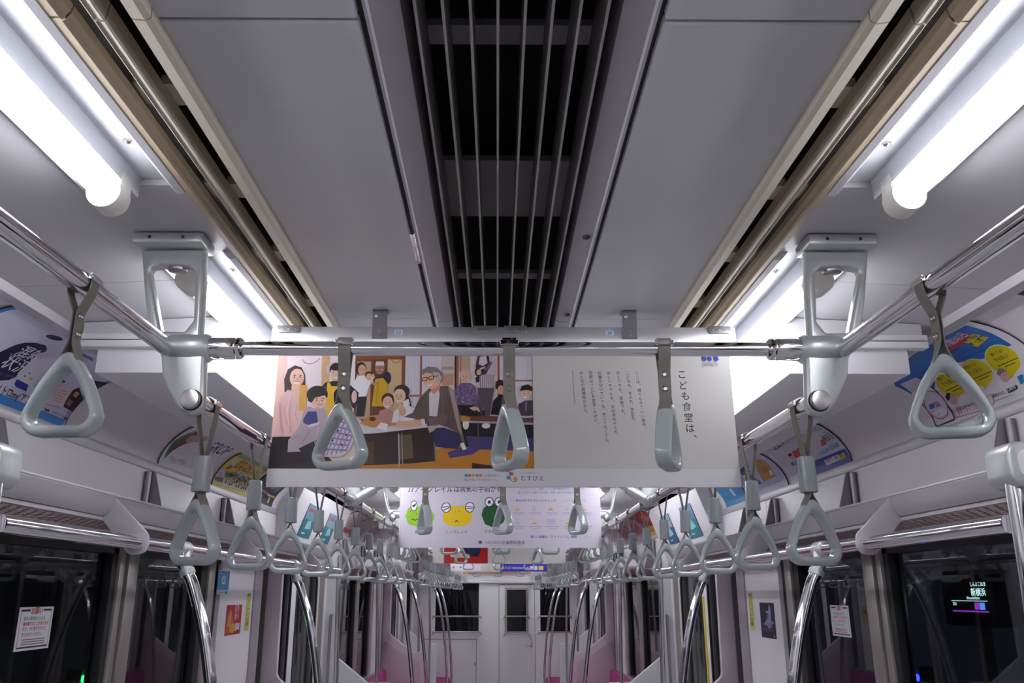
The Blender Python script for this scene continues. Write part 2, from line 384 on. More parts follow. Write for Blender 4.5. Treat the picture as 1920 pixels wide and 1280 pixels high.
# sliding doors
def plate_x(outer, holes, x0, x1, m=None, bevel=.003):
    g = MB().plate(outer, holes, x0, x1, m, bevel)
    for v in g.bm.verts: v.co = Vector((v.co.y, v.co.x, v.co.z))
    return g
n = 0
for (b, l), bay in zip(spans()[1:3], ('first', 'second')):
    for s in (-1, 1):
        n += 1
        d = thing(f'door_{n}', f'white sliding doors with rounded windows in the {bay} doorway on the {SIDE[s]}', 'door', (s * 1.305, b + l + .72, Z(-1.6)), kind='structure')
        for y0, y1, dr in ((b + l + .03, b + l + .72, 1), (b + l + .728, b + P - .03, -1)):
            out = [(y0, Z(-1.59)), (y1, Z(-1.59)), (y1, Z(.19)), (y0, Z(.19))]
            hole = rounded([(y0 + .09, Z(-.72)), (y1 - .075, Z(-.72)), (y1 - .075, Z(.13)), (y0 + .09, Z(.13))] if dr > 0 else [(y0 + .075, Z(-.72)), (y1 - .09, Z(-.72)), (y1 - .09, Z(.13)), (y0 + .075, Z(.13))], .06)
            lf = plate_x(out, [hole], s * 1.292, s * 1.325).build('door_leaf', M['wall'], d)
            ring = rounded([(p[0], p[1]) for p in hole], 0)
            cy = sum(p[0] for p in hole) / len(hole); cz = sum(p[1] for p in hole) / len(hole)
            big = [(cy + (p[0] - cy) * 1.03, cz + (p[1] - cz) * 1.02) for p in hole]; sm = [(cy + (p[0] - cy) * .95, cz + (p[1] - cz) * .965) for p in hole]
            plate_x(big, [sm], s * 1.288, s * 1.30, bevel=.001).build('window_gasket', M['rubber'], lf)
            plate_x(big, [], s * 1.306, s * 1.311, bevel=.001).build('door_glass', M['glass'], lf)
        MB().box(s * 1.295, s * 1.32, b + l + .7195, b + l + .7285, Z(-1.59), Z(.19)).build('meeting_seal', M['gap'], d)
        if s > 0 and bay == 'first':
            MB().box(s * 1.287, s * 1.292, b + l + .736, b + l + .775, Z(-1.5), Z(-.02)).build('yellow_edge_tape', M['yellow'], d)

# end wall
ew = thing('wall_end', 'pale end wall of the carriage with cab door', 'wall', (0, YE, Z(-1.6)), kind='structure')
o0 = [(-1.3, Z(-1.6)), (1.3, Z(-1.6)), (1.3, Z(.7)), (-1.3, Z(.7))]
MB().plate(o0, [[(-.943, Z(-.543)), (-.29, Z(-.543)), (-.29, Z(.145)), (-.943, Z(.145))], [(.012, Z(-1.59)), (.556, Z(-1.59)), (.556, Z(.132)), (.012, Z(.132))],
                [(.635, Z(-.55)), (1.08, Z(-.55)), (1.08, Z(.145)), (.635, Z(.145))]], YE, YE + .05, bevel=.002).build('wall_panel', M['endw'], ew)
MB().py([(-.62, Z(.15)), (.62, Z(.15)), (.62, Z(.185)), (-.62, Z(.185))], YE - .06, YE, bevel=.004).build('lintel_strip', M['rackl'], ew)
MB().prism([(-1.2, YE - .02, Z(.19)), (1.2, YE - .02, Z(.19)), (1.2, YE - .22, Z(.63)), (-1.2, YE - .22, Z(.63))], (0, .03, .01)).build('sloping_header', M['endw'], ew)
MB().box(-.325, -.315, YE - .004, YE, Z(-1.6), Z(-.65)).box(-1.1, -.32, YE - .004, YE, Z(-.66), Z(-.65)).build('cabinet_joint', M['trim'], ew)
MB().box(-.345, -.335, YE - .012, YE, Z(-1.02), Z(-.98)).build('cabinet_latch', M['dark'], ew)
MB().box(-1.3, 1.3, YE + .9, YE + .95, Z(-1.6), Z(.7)).build('cab_backdrop', M['black'], ew)
for x0, x1 in ((-.98, -.25), (.6, 1.1)):
    for z in (-.33, -.555):
        MB().tube([(x0, YE, Z(z - .03)), (x0 + .005, YE - .04, Z(z)), (x1 - .005, YE - .04, Z(z)), (x1, YE, Z(z - .03))], .011, 10).build('window_bar', M['brushed'], ew)
MB().box(-.95, -.285, YE + .02, YE + .024, Z(-.55), Z(.15)).build('pane', M['glass'], ew); MB().box(.63, 1.085, YE + .02, YE + .024, Z(-.555), Z(.15)).build('pane', M['glass'], ew)
dr = thing('door_9', 'pale cab door with narrow dark window and lever handle in the end wall', 'door', (.28, YE, Z(-1.6)), kind='structure')
MB().plate([(.018, Z(-1.585)), (.55, Z(-1.585)), (.55, Z(.126)), (.018, Z(.126))], [[(.13, Z(-.55)), (.427, Z(-.55)), (.427, Z(.05)), (.13, Z(.05))]], YE + .004, YE + .04, bevel=.002).build('door_leaf', M['endw'], dr)
MB().plate([(.105, Z(-.575)), (.452, Z(-.575)), (.452, Z(.085)), (.105, Z(.085))], [[(.135, Z(-.545)), (.422, Z(-.545)), (.422, Z(.05)), (.135, Z(.05))]], YE - .006, YE + .004, bevel=.001).build('window_frame', M['pillar'], dr)
MB().box(.13, .427, YE + .02, YE + .024, Z(-.55), Z(.05)).build('pane', M['glass'], dr)
for z in (-.33, -.575):
    MB().tube([(.09, YE, Z(z - .03)), (.095, YE - .04, Z(z)), (.465, YE - .04, Z(z)), (.47, YE, Z(z - .03))], .011, 10).build('window_bar', M['brushed'], dr)
MB().box(.475, .51, YE - .012, YE + .004, Z(-.77), Z(-.70), bevel=.003).cyl((.49, YE - .045, Z(-.735)), (.40, YE - .045, Z(-.742)), .011).cyl((.49, YE, Z(-.735)), (.49, YE - .05, Z(-.735)), .009).cyl((.49, YE + .004, Z(-.655)), (.49, YE - .012, Z(-.655)), .012).build('lever_handle', M['brushed'], dr)
MB().box(-1.3, 1.3, Y0 - .05, Y0, Z(-1.6), Z(.7)).build('wall_rear', M['endw'], kind='structure')
tag(bpy.data.objects['wall_rear'], 'pale rear wall of the carriage behind the camera', 'wall')

# outside: tunnel on the left, lit platform wall on the right
tw = MB().box(-2.6, -2.5, -4, 16, Z(-1.6), Z(2)).build('wall_tunnel', M['concrete'], kind='structure'); tag(tw, 'dark concrete tunnel wall outside the left windows', 'wall')
pw = thing('wall_platform', 'pale platform wall outside the right windows', 'wall', (2.9, 12, Z(-1.6)), kind='structure')
MB().box(2.9, 3.0, 9.2, 26, Z(-1.6), Z(1.6)).build('panelling', M['tile'], pw)
MB().box(1.9, 3.0, 9.2, 26, Z(1.4), Z(1.5)).build('canopy', M['tile'], pw)
for y in (10.6, 12.7, 15.2, 18.4):
    MB().box(2.86, 2.9, y, y + .12, Z(-1.6), Z(1.4)).build('pier', M['dark'], pw)
for i, y in enumerate((11.4, 14.4, 17.6)):
    pl = thing('platform_lamp', f'white strip lamp over the platform, {["seen through the first right doorway", "seen through the middle right window", "farthest one outside on the right"][i]}', 'lamp', (2.55, y, Z(1.3)), group='platform lamps')
    MB().box(2.5, 2.6, y - .6, y + .6, Z(1.33), Z(1.40)).build('housing', M['wall'], pl)
    MB().box(2.52, 2.58, y - .55, y + .55, Z(1.31), Z(1.33)).build('diffuser', M['platlight'], pl)
# ------------------------------------------------------------------ ceiling fittings
for (a, b, lb) in ((-1.2, 1.918, 'nearest louvred grille running along the middle of the ceiling'), (1.922, 12.6, 'second louvred ceiling grille, behind the first hanging poster frame')):
    g = thing('ceiling_grille', lb, 'ceiling grille', (0, a, Z(ZC)))
    f = MB()
    for s in (-1, 1):
        f.py([(s * .124, Z(.628)), (s * .134, Z(.622)), (s * .158, Z(.622)), (s * .160, Z(.617)), (s * .164, Z(.617)), (s * .164, Z(.66)), (s * .14, Z(.66)), (s * .128, Z(.70)), (s * .122, Z(.70))], a, b)
    f.build('frame', M['frame'], g)
    sl = MB()
    for i in range(8):
        x = (-3.5 + i) * .0306
        sl.box(x - .0012, x + .0012, a, b, Z(.622), Z(.70))
        sl.box(x - .0016, x + .0016, a, b, Z(.6195), Z(.6235))
    sl.build('slats', M['slat'], g)
    if a < 0:
        for y0, y1, zz in ((.925, .965, .702), (1.28, 1.50, .702), (1.805, 1.84, .702)):
            MB().box(-.118, .118, y0, y1, Z(zz), Z(zz + .01)).build('crossplate', M['plate'], g)
        MB().cyl((-.169, 1.39, Z(.619)), (-.169, 1.53, Z(.619)), .0052, 10).cyl((-.169, 1.41, Z(.619)), (-.169, 1.42, Z(.619)), .006, 10).cyl((-.169, 1.50, Z(.619)), (-.169, 1.51, Z(.619)), .006, 10).build('hinge_pin', M['chrome'], g)
        MB().lathe((.146, 1.415, Z(.623)), (0, 0, -1), [(0, .008), (.004, .007), (.006, .003)]).build('lock_screw', M['dark'], g)
        MB().lathe((.146, 1.86, Z(.623)), (0, 0, -1), [(0, .008), (.004, .007), (.006, .003)]).build('lock_screw', M['dark'], g)
    MB().box(-.16, .16, a, b, Z(.76), Z(.775)).build('duct_liner', M['black'], g)

for s in (-1, 1):
    for a, b, lb in ((Y0, .80, f'near length of the beige slotted air duct on the {SIDE[s]} of the ceiling'), (.803, 12.9, f'far length of the beige slotted air duct on the {SIDE[s]} of the ceiling')):
        g = thing('air_duct', lb, 'air duct', (s * .46, a, Z(ZC)))
        MB().py([(s * .403, Z(.640)), (s * .403, Z(.616)), (s * .409, Z(.612)), (s * .424, Z(.614)), (s * .427, Z(.620)), (s * .427, Z(.645))], a, b).build('inner_trim', M['beige2'], g, smooth=0)
        bl = MB()
        bl.py([(s * .457, Z(.618)), (s * .453, Z(.636)), (s * .450, Z(.635)), (s * .454, Z(.617))], a, b)
        bl.py([(s * .501, Z(.620)), (s * .496, Z(.625)), (s * .494, Z(.633)), (s * .491, Z(.632)), (s * .493, Z(.623)), (s * .498, Z(.616))], a, b)
        bl.build('deflector_blade', M['beige'], g, smooth=0)
        MB().py([(s * .452, Z(.622)), (s * .453, Z(.612)), (s * .455, Z(.611)), (s * .463, Z(.613)), (s * .465, Z(.611)), (s * .467, Z(.613)), (s * .467, Z(.640)), (s * .46, Z(.64))], a, b).build('centre_rib', M['beige2'], g, smooth=0)
        MB().py([(s * .496, Z(.622)), (s * .498, Z(.614)), (s * .502, Z(.612)), (s * .504, Z(.616)), (s * .516, Z(.616)), (s * .516, Z(.64)), (s * .50, Z(.64))], a, b).build('outer_trim', M['beige'], g, smooth=0)
        MB().box(s * .40, s * .52, a, b, Z(.70), Z(.71)).build('duct_liner', M['black'], g)
        y = -.2 + .04
        while y < min(b, 2.2):
            if a < y < b - .08:
                MB().box(s * .425, s * .455, y, y + .05, Z(.636), Z(.65)).box(s * .465, s * .492, y, y + .05, Z(.638), Z(.652)).build('support_tab', M['beige2'], g)
            y += .28

# fluorescent lamps
def lamp(s, ya, yb, label):
    g = thing('fluorescent_lamp', label, 'ceiling lamp', (s * .594, ya, Z(ZC)), group='fluorescent lamps along the ceiling')
    pr = [(.5165, .615), (.528, .613), (.534, .618), (.553, .640), (.590, .640), (.592, .607), (.638, .607), (.640, .638), (.654, .638), (.660, .616), (.672, .612), (.676, .650), (.5165, .650)]
    MB().py([(s * x, Z(z)) for x, z in pr], ya, yb, bevel=0).build('reflector', M['white'], g, smooth=0)
    t0, t1 = ya + .062, yb - .062
    MB().cyl((s * .615, t0, Z(.586)), (s * .615, t1, Z(.586)), .0163, 24).build('tube', M['tube'], g)
    for y, d in ((t0, -1), (t1, 1)):
        h = MB()
        h.lathe((s * .615, y - d * .004, Z(.586)), (0, d, 0), [(0, .0185), (0, .026), (.036, .0265), (.042, .023), (.042, .0)], 28)
        h.box(s * .5905, s * .6395, min(y, y + d * .036), max(y, y + d * .036), Z(.588), Z(.625), bevel=.003)
        h.build('lamp_holder', M['holder'], g)
        MB().lathe((s * .562, y - d * .06, Z(.640)), (0, 0, -1), [(0, .006), (.003, .0055), (.005, .002)], 12).build('screw', M['brushed'], g)
    return g
lamp_names = {}
for s in (-1, 1):
    sd = SIDE[s]
    rows = [(-3.42, -2.19, None), (-1.34, -.11, None), (0.0, 1.232, f'large lit fluorescent tube nearest the camera at the upper {sd} corner'), (1.505, 2.72, f'lit fluorescent tube behind the near {sd} rail bracket'),
            (2.73, 3.10, f'added short lit fluorescent tube on the {sd} hidden by the nearest poster'), (3.56, 4.755, f'lit fluorescent tube on the {sd} just before the first doorway'), (4.90, 6.13, f'lit fluorescent tube on the {sd} over the first doorway'), (6.405, 7.61, f'lit fluorescent tube on the {sd} at the near end of the middle seat bay'),  # short mid-bay tubes are added to brighten the car, none seen there
            (7.63, 8.0, f'added short lit fluorescent tube on the {sd} in the middle of the middle seat bay'), (8.46, 9.655, f'lit fluorescent tube on the {sd} at the far end of the middle seat bay'), (9.80, 11.03, f'lit fluorescent tube on the {sd} over the second doorway'), (11.31, 12.22, f'lit fluorescent tube on the {sd} at the start of the far seat bay'), (12.30, 13.2, f'lit fluorescent tube on the {sd} nearest the end wall')]
    for (a0, a1), (c0, c1) in zip([r[:2] for r in rows], [r[:2] for r in rows[1:]]):
        if c0 - a1 > .004: MB().box(s * .517, s * .673, a1 + .001, c0 - .001, Z(ZC), Z(ZC + .02)).build('filler_panel', M['side'], ce)
    for i, (a, b, lb) in enumerate(rows):
        lamp(s, a, b, lb or f'lit fluorescent tube behind the camera, {sd} side, {"rearmost" if i == 0 else "overhead"}')

# ------------------------------------------------------------------ rails and brackets
OUT = [(.671, .606), (.653, .509), (.637, .45), (.611, .401), (.606, .37), (.592, .343), (.579, .32), (.569, .305), (.557, .298), (.545, .297), (.533, .303), (.528, .316), (.531, .351), (.533, .38), (.536, .429), (.545, .445), (.549, .538), (.554, .606)]
HOLE = [(.561, .469), (.568, .564), (.579, .574), (.632, .574), (.647, .571), (.650, .562), (.617, .449), (.575, .448)]
def bracket(s, y, d, label):          # d=-1: doorway (upper rail) on the near side, +1: on the far side
    y = y - .02
    g = thing('rail_bracket', label, 'bracket', (s * .6, y, Z(ZC)), group='cast brackets carrying the hand rails')
    m = MB()
    m.plate([(s * x, Z(z)) for x, z in OUT], [[(s * x, Z(z)) for x, z in rounded(HOLE, .006, 3)]], y, y + .026, bevel=.006)
    m.build('casting', M['cast'], g)
    MB().box(s * .550, s * .677, y - .028, y + .042, Z(.608), Z(.6285), bevel=.004).build('mounting_flange', M['cast'], g)
    MB().lathe((s * .535, y + .018, Z(.4215)), (s, 0, 0), [(-.006, .0225), (0, .0265), (.03, .028), (.06, .0275), (.078, .021), (.083, .01)], 28).build('boss', M['cast'], g)
    MB().lathe((s * .606, y + .018, Z(.5735)), (0, 0, -1), [(0, .017), (.004, .0165), (.005, .014)], 24).build('cover_cap', M['brushed'], g)
    zx = (.3225, .548) if d < 0 else (.405, .598)
    MB().lathe((s * zx[1], y + .002, Z(zx[0])), (0, -1, 0), [(0, .0175), (.0125, .0175), (.0142, .0163), (.0146, .0150), (.0146, .0)], 32).build('end_cap', M['brushed'], g, smooth=30)
    MB().lathe((s * (zx[1]), y + .0, Z(zx[0])), (0, -1, 0), [(0, .0190), (.0019, .0190)], 28).build('cap_gasket', M['gap'], g)
    MB().cyl((s * .585, y - .0285, Z(.618)), (s * .585, y - .0300, Z(.618)), .003).cyl((s * .645, y - .0285, Z(.618)), (s * .645, y - .0300, Z(.618)), .003).build('bolt', M['dark'], g)
    return g
def rail(name, pts, r, label, group=None, m='chrome', n=22):
    o = thing(name, label, 'hand rail', pts[0], group=group)
    MB().tube(pts, r, n).build('tube', M[m], o); return o
door_spans = [(-.09, 1.46, 'near doorway'), (4.81, 6.36, 'first doorway beyond the nearest bay'), (9.71, 11.26, 'second doorway, far down the carriage')]
for s in (-1, 1):
    for a, b, nm in door_spans:
        rail('hand_rail', [(s * .60, a + .018, Z(.417)), (s * .60, b - .016, Z(.417))], .0152, f'polished upper hand rail on the {SIDE[s]} side over the {nm}')
    for (b, nm, l) in BAYS:
        e = min(b + l, YE - .03)
        rail('hand_rail', [(s * .547, b + .010, Z(.326)), (s * .547, e - .002, Z(.326))], .0150, f'polished lower hand rail with long straps on the {SIDE[s]} of the {nm} seat bay')
        bracket(s, b, -1, f'grey cast rail bracket on the {SIDE[s]} at the start of the {nm} seat bay')
        if l > 3: bracket(s, b + l, 1, f'grey cast rail bracket on the {SIDE[s]} at the far end of the {nm} seat bay')
        mb = thing('rail_hanger', f'grey cast mid-bay hanger on the {SIDE[s]} lower rail of the {nm} seat bay', 'bracket', (s * .56, b + l / 2, Z(ZC)), group='mid-bay rail hangers'); y = b + l / 2
        MB().plate([(s * p, Z(q)) for p, q in rounded([(.525, .63), (.655, .63), (.625, .46), (.585, .36), (.575, .305), (.525, .305), (.515, .36), (.545, .47)], .012, 3)], [[(s * p, Z(q)) for p, q in rounded([(.56, .60), (.635, .60), (.60, .45), (.565, .45)], .008, 3)]], y - .014, y + .014, bevel=.004).build('casting', M['cast'], mb)
        MB().lathe((s * .547, y - .05, Z(.326)), (0, 1, 0), [(0, .017), (.004, .0205), (.096, .0205), (.1, .017)], 24).build('sleeve', M['cast'], mb)
    
def cross(y, straight, label):
    g = thing('cross_rail', label, 'hand rail', (0, y, Z(.4215)))
    if straight:
        MB().cyl((-.53, y, Z(.4215)), (.53, y, Z(.4215)), .0130, 22).build('tube', M['chrome'], g)
        for s in (-1, 1):
            MB().lathe((s * .534, y, Z(.4215)), (-s, 0, 0), [(0, .0205), (.046, .0205), (.049, .0195), (.051, .0195), (.053, .0205), (.059, .0195), (.063, .0155), (.064, .0134)], 28).build('end_sleeve', M['chrome'], g)
    else:
        h = [(.525, .335), (.50, .350), (.47, .368), (.44, .385), (.415, .398), (.385, .408), (.34, .414), (.2, .4155)]
        pts = [(-x, y, Z(z)) for x, z in h] + [(x, y, Z(z)) for x, z in h[::-1]]
        MB().tube(smooth_path(pts, 4), .0132, 20).build('tube', M['chrome'], g)
        for s in (-1, 1):
            MB().tube([(s * .54, y, Z(.326)), (s * .525, y, Z(.335)), (s * .465, y, Z(.371))], [.021, .021, .0195], 20).build('end_sleeve', M['cast'], g)
cross(1.458, True, 'polished cross rail with three straps in front of the nearest poster')
cross(1.46 + L / 2, False, 'arched cross rail with three straps in front of the frog poster')
cross(4.80, True, 'cross rail with three straps at the near edge of the first doorway')
cross(6.358, True, 'cross rail with three straps at the far edge of the first doorway')
cross(6.36 + L / 2, False, 'arched cross rail with three straps in the middle seat bay')
cross(9.70, True, 'cross rail at the near edge of the second doorway')
cross(11.258, True, 'cross rail nearest the end wall')

# ------------------------------------------------------------------ hanging straps
def tri(w, top, bot, r, n):                # rounded triangle: apex at top, flat base
    return rounded([(0, top), (-w / 2, bot), (w / 2, bot)], r, n)
def handle_mesh(hw=.064):
    zb = -.122
    N = 12
    def tri2(hw, t, b, rt, rb, side):
        # apex arc, left side (slightly bowed), left corner, base, right corner, right side
        pts = []
        base = rounded([(0, t), (-hw, b), (hw, b)], [rt, rb, rb], 7)      # 8 points per corner
        A, Bc, Cc = base[0:8], base[8:16], base[16:24]
        def seg(p, q, bow, k=5):
            out = []
            for i in range(1, k):
                f = i / k; nx, nz = -(q[1] - p[1]), q[0] - p[0]; l = math.hypot(nx, nz); o = bow * sin(pi * f)
                out.append((p[0] + (q[0] - p[0]) * f - nx / l * o, p[1] + (q[1] - p[1]) * f - nz / l * o))
            return out
        return A + seg(A[-1], Bc[0], side) + Bc + seg(Bc[-1], Cc[0], 0) + Cc + seg(Cc[-1], A[0], side)
    outer = tri2(hw, .007, zb, .011, .026, .0035); inner = tri2(hw - .0165, -.020, zb + .0155, .012, .014, .0025)
    m = MB(); rings = []; D = .0145
    for (ox, oz), (ix, iz) in zip(outer, inner):
        cx, cz = (ox + ix) / 2, (oz + iz) / 2; hx, hz = (ox - ix) / 2, (oz - iz) / 2; ring = []
        for j in range(14):
            t = 2 * pi * j / 14; c, q = cos(t), sin(t); e = .55
            c, q = math.copysign(abs(c) ** e, c), math.copysign(abs(q) ** e, q)
            ring.append(m.bm.verts.new((cx + hx * c, D * q, cz + hz * c)))
        rings.append(ring)
    k = len(rings)
    for i in range(k):
        for j in range(14): m.face([rings[i][j], rings[i][(j + 1) % 14], rings[(i + 1) % k][(j + 1) % 14], rings[(i + 1) % k][j]])
    return m.mesh('handle', M['grip'], 50)
HANDLE = handle_mesh(.0645); HANDLE_WIDE = handle_mesh(.0705)
def belt_mesh(long, alpha, rr, cache={}):
    key = (long, round(alpha), round(rr, 4))
    if key in cache: return cache[key]
    ax = -.158 if long else -.0955        # handle apex
    top = [(rr * sin(t), rr * cos(t)) for t in [i * pi / 12 for i in range(0, 7)]]
    if long: leg = [(rr, -.004), (rr * .86, -.025), (rr * .45, -.06), (.003, -.088), (.0014, -.10), (.0014, ax - .0), (.0055, ax - .007), (.0105, ax - .016), (.0128, ax - .022)]
    else: leg = [(rr, -.004), (rr * .86, -.014), (.0055, -.034), (.0018, -.043), (.0014, -.055), (.0014, -.080), (.003, -.090), (.0072, ax - .006), (.0105, ax - .013), (.0135, ax - .021)]
    path = top[1:] + leg; w = .0215; th = .0016; m = MB()
    z0, z1 = (-.09, -.15) if long else (-.07, ax - .008)
    for sg in (1, -1):
        R = []
        for i, (x, z) in enumerate(path):
            a = path[max(i - 1, 0)]; b = path[min(i + 1, len(path) - 1)]; tx, tz = b[0] - a[0], b[1] - a[1]; l = math.hypot(tx, tz); nx, nz = -tz / l, tx / l
            s = min(1, max(0, (z0 - z) / (z0 - z1))); s = s * s * (3 - 2 * s); r = radians(alpha) * s; ring = []
            for (o, yy) in ((0, -w / 2), (0, w / 2), (-th, w / 2), (-th, -w / 2)):
                px, pz = x + nx * o * -1, z + nz * o * -1; px *= sg
                ring.append(m.bm.verts.new((px * cos(r) - yy * sin(r), px * sin(r) + yy * cos(r), pz)))
            R.append(ring)
        for i in range(len(R) - 1):
            for j in range(4): m.face([R[i][j], R[i][(j + 1) % 4], R[i + 1][(j + 1) % 4], R[i + 1][j]])
        m.face(R[0][::-1]); m.face(R[-1])
    cache[key] = m.mesh('belt', M['belt'], 30); return cache[key]
def clip_mesh():
    m = MB(); R = []
    for i in range(0, 13):
        t = -.35 * pi + .7 * pi * i / 12; ring = []
        for rr, yy in ((.0175, -.0125), (.0175, .0125), (.0205, .0125), (.0205, -.0125)): ring.append(m.bm.verts.new((rr * sin(t), yy, rr * cos(t))))
        R.append(ring)
    for i in range(12):
        for j in range(4): m.face([R[i][j], R[i][(j + 1) % 4], R[i + 1][(j + 1) % 4], R[i + 1][j]])
    m.face(R[0][::-1]); m.face(R[-1])
    for s in (-1, 1): m.box(s * .0145, s * .0205, -.0165, .0165, .003, .0115, bevel=.001, seg=1)
    return m.mesh('saddle_clip', M['chrome'], 40)
CLIP = clip_mesh()
def rivet_mesh():
    m = MB()
    for d in (-1, 1): m.lathe((0, 0, 0), (d, 0, 0), [(.002, .0055), (.0045, .0055), (.0052, .0045), (.0036, .0028), (.0036, 0)], 18)
    return m.mesh('rivet', M['brushed'], 40)
RIVET = rivet_mesh()
def sheath_mesh():
    m = MB(); R = []
    for z, hx, hy in ((-.0885, .0125, .0118), (-.0895, .0138, .0130), (-.095, .0140, .0132), (-.148, .0152, .0140), (-.1515, .0150, .0138), (-.1525, .0135, .0125)):
        ring = []
        for j in range(24):
            t = 2 * pi * j / 24; c, q = cos(t), sin(t); c = math.copysign(abs(c) ** .7, c); q = math.copysign(abs(q) ** .7, q)
            ring.append(m.bm.verts.new((hx * c, hy * q, z)))
        R.append(ring)
    for i in range(len(R) - 1):
        for j in range(24): m.face([R[i][j], R[i][(j + 1) % 24], R[i + 1][(j + 1) % 24], R[i + 1][j]])
    m.face(R[0]); m.face(R[-1][::-1])
    return m.mesh('sheath', M['sheath'], 45)
SHEATH = sheath_mesh()
def part(name, me, parent, z=0, rot=0):
    o = bpy.data.objects.new(name, me); COL.objects.link(o); o.parent = parent; o.location = (0, 0, z); o.rotation_euler = (0, 0, radians(rot)); return o
def strap(loc, long, rootrot, gamma, rr, label, group, swing=0.0, detail=True):
    g = thing('hanging_strap', label, 'hanging strap', loc, group=group); g.rotation_euler = (0, radians(swing), radians(rootrot))
    al = ((gamma - rootrot) + 90) % 180 - 90
    part('belt', belt_mesh(long, al, rr), g)
    part('handle', HANDLE if long else HANDLE_WIDE, g, -.158 if long else -.0955, al)
    part('saddle_clip', CLIP, g)
    if long: part('sheath', SHEATH, g, 0, al * .6)
    elif detail:
        part('rivet', RIVET, g, -.0475); part('rivet', RIVET, g, -.0735)
    return g
ORD = ['first', 'second', 'third', 'fourth', 'fifth', 'sixth', 'seventh', 'eighth', 'ninth', 'tenth', 'eleventh']
rnd = random.Random(3)
# three straps on each cross rail
PLACE = ['left', 'middle', 'right']
for y, xs, gam, nm in ((1.458, (-.288, .006, .283), (-28, -66, 68), 'the nearest cross rail, over the photo poster'), (3.135, (-.279, .006, .279), (-68, -58, -66), 'the arched cross rail, over the frog poster'),
                       (4.80, (-.28, .01, .28), (-15, -20, 4), 'the cross rail before the first doorway'), (6.358, (-.28, .0, .28), (38, 10, -48), 'the cross rail behind the first doorway'),
                       (6.36 + L / 2, (-.28, .0, .28), (-8, 30, 6), 'the arched cross rail of the middle bay'), (9.70, (-.28, .0, .28), (12, -22, 8), 'the cross rail before the second doorway'), (11.258, (-.28, .0, .28), (5, 10, 0), 'the cross rail nearest the end wall')):
    for x, ga, p in zip(xs, gam, PLACE):
        strap((x, y, Z(.4215)), False, 90, ga, .0145, f'short grey strap handle, {p} of three on {nm}', 'short straps on the cross rails')
for s in (-1, 1):
    strap((s * .60, 1.12, Z(.417)), False, 0, -5 if s < 0 else -13, .0163, f'large short grey strap handle nearest the camera, {SIDE[s]} edge', 'short straps on the doorway rails')
    for a, nm, ys in ((4.81, 'first', (.28, .60, .92, 1.24)), (9.71, 'second', (.28, .60, .92, 1.24))):
        for i, yy in enumerate(ys):
            strap((s * .60, a + yy, Z(.417)), False, 0, rnd.uniform(-14, 14), .0163, f'short grey strap handle, {ORD[i]} along the {SIDE[s]} upper rail, {nm} doorway', 'short straps on the doorway rails', detail=False)
    for (b, nm, l) in BAYS:
        for i in range(10 if l > 3 else 5):
            y = b + .065 + i * .345
            if abs(y - (b + l / 2)) < .05: y += .06
            ga = rnd.uniform(-9, 9)
            if b < 2 and i == 0: ga = -24 if s < 0 else 10
            if b < 2 and i == 1: ga = -3 if s < 0 else 2
            strap((s * .547, y, Z(.326)), True, 0, ga, .0162, f'long grey strap handle, {ORD[i]} along the {SIDE[s]} lower rail, {nm} seat bay', 'long straps along the seat bays', swing=rnd.uniform(-.8, .8))
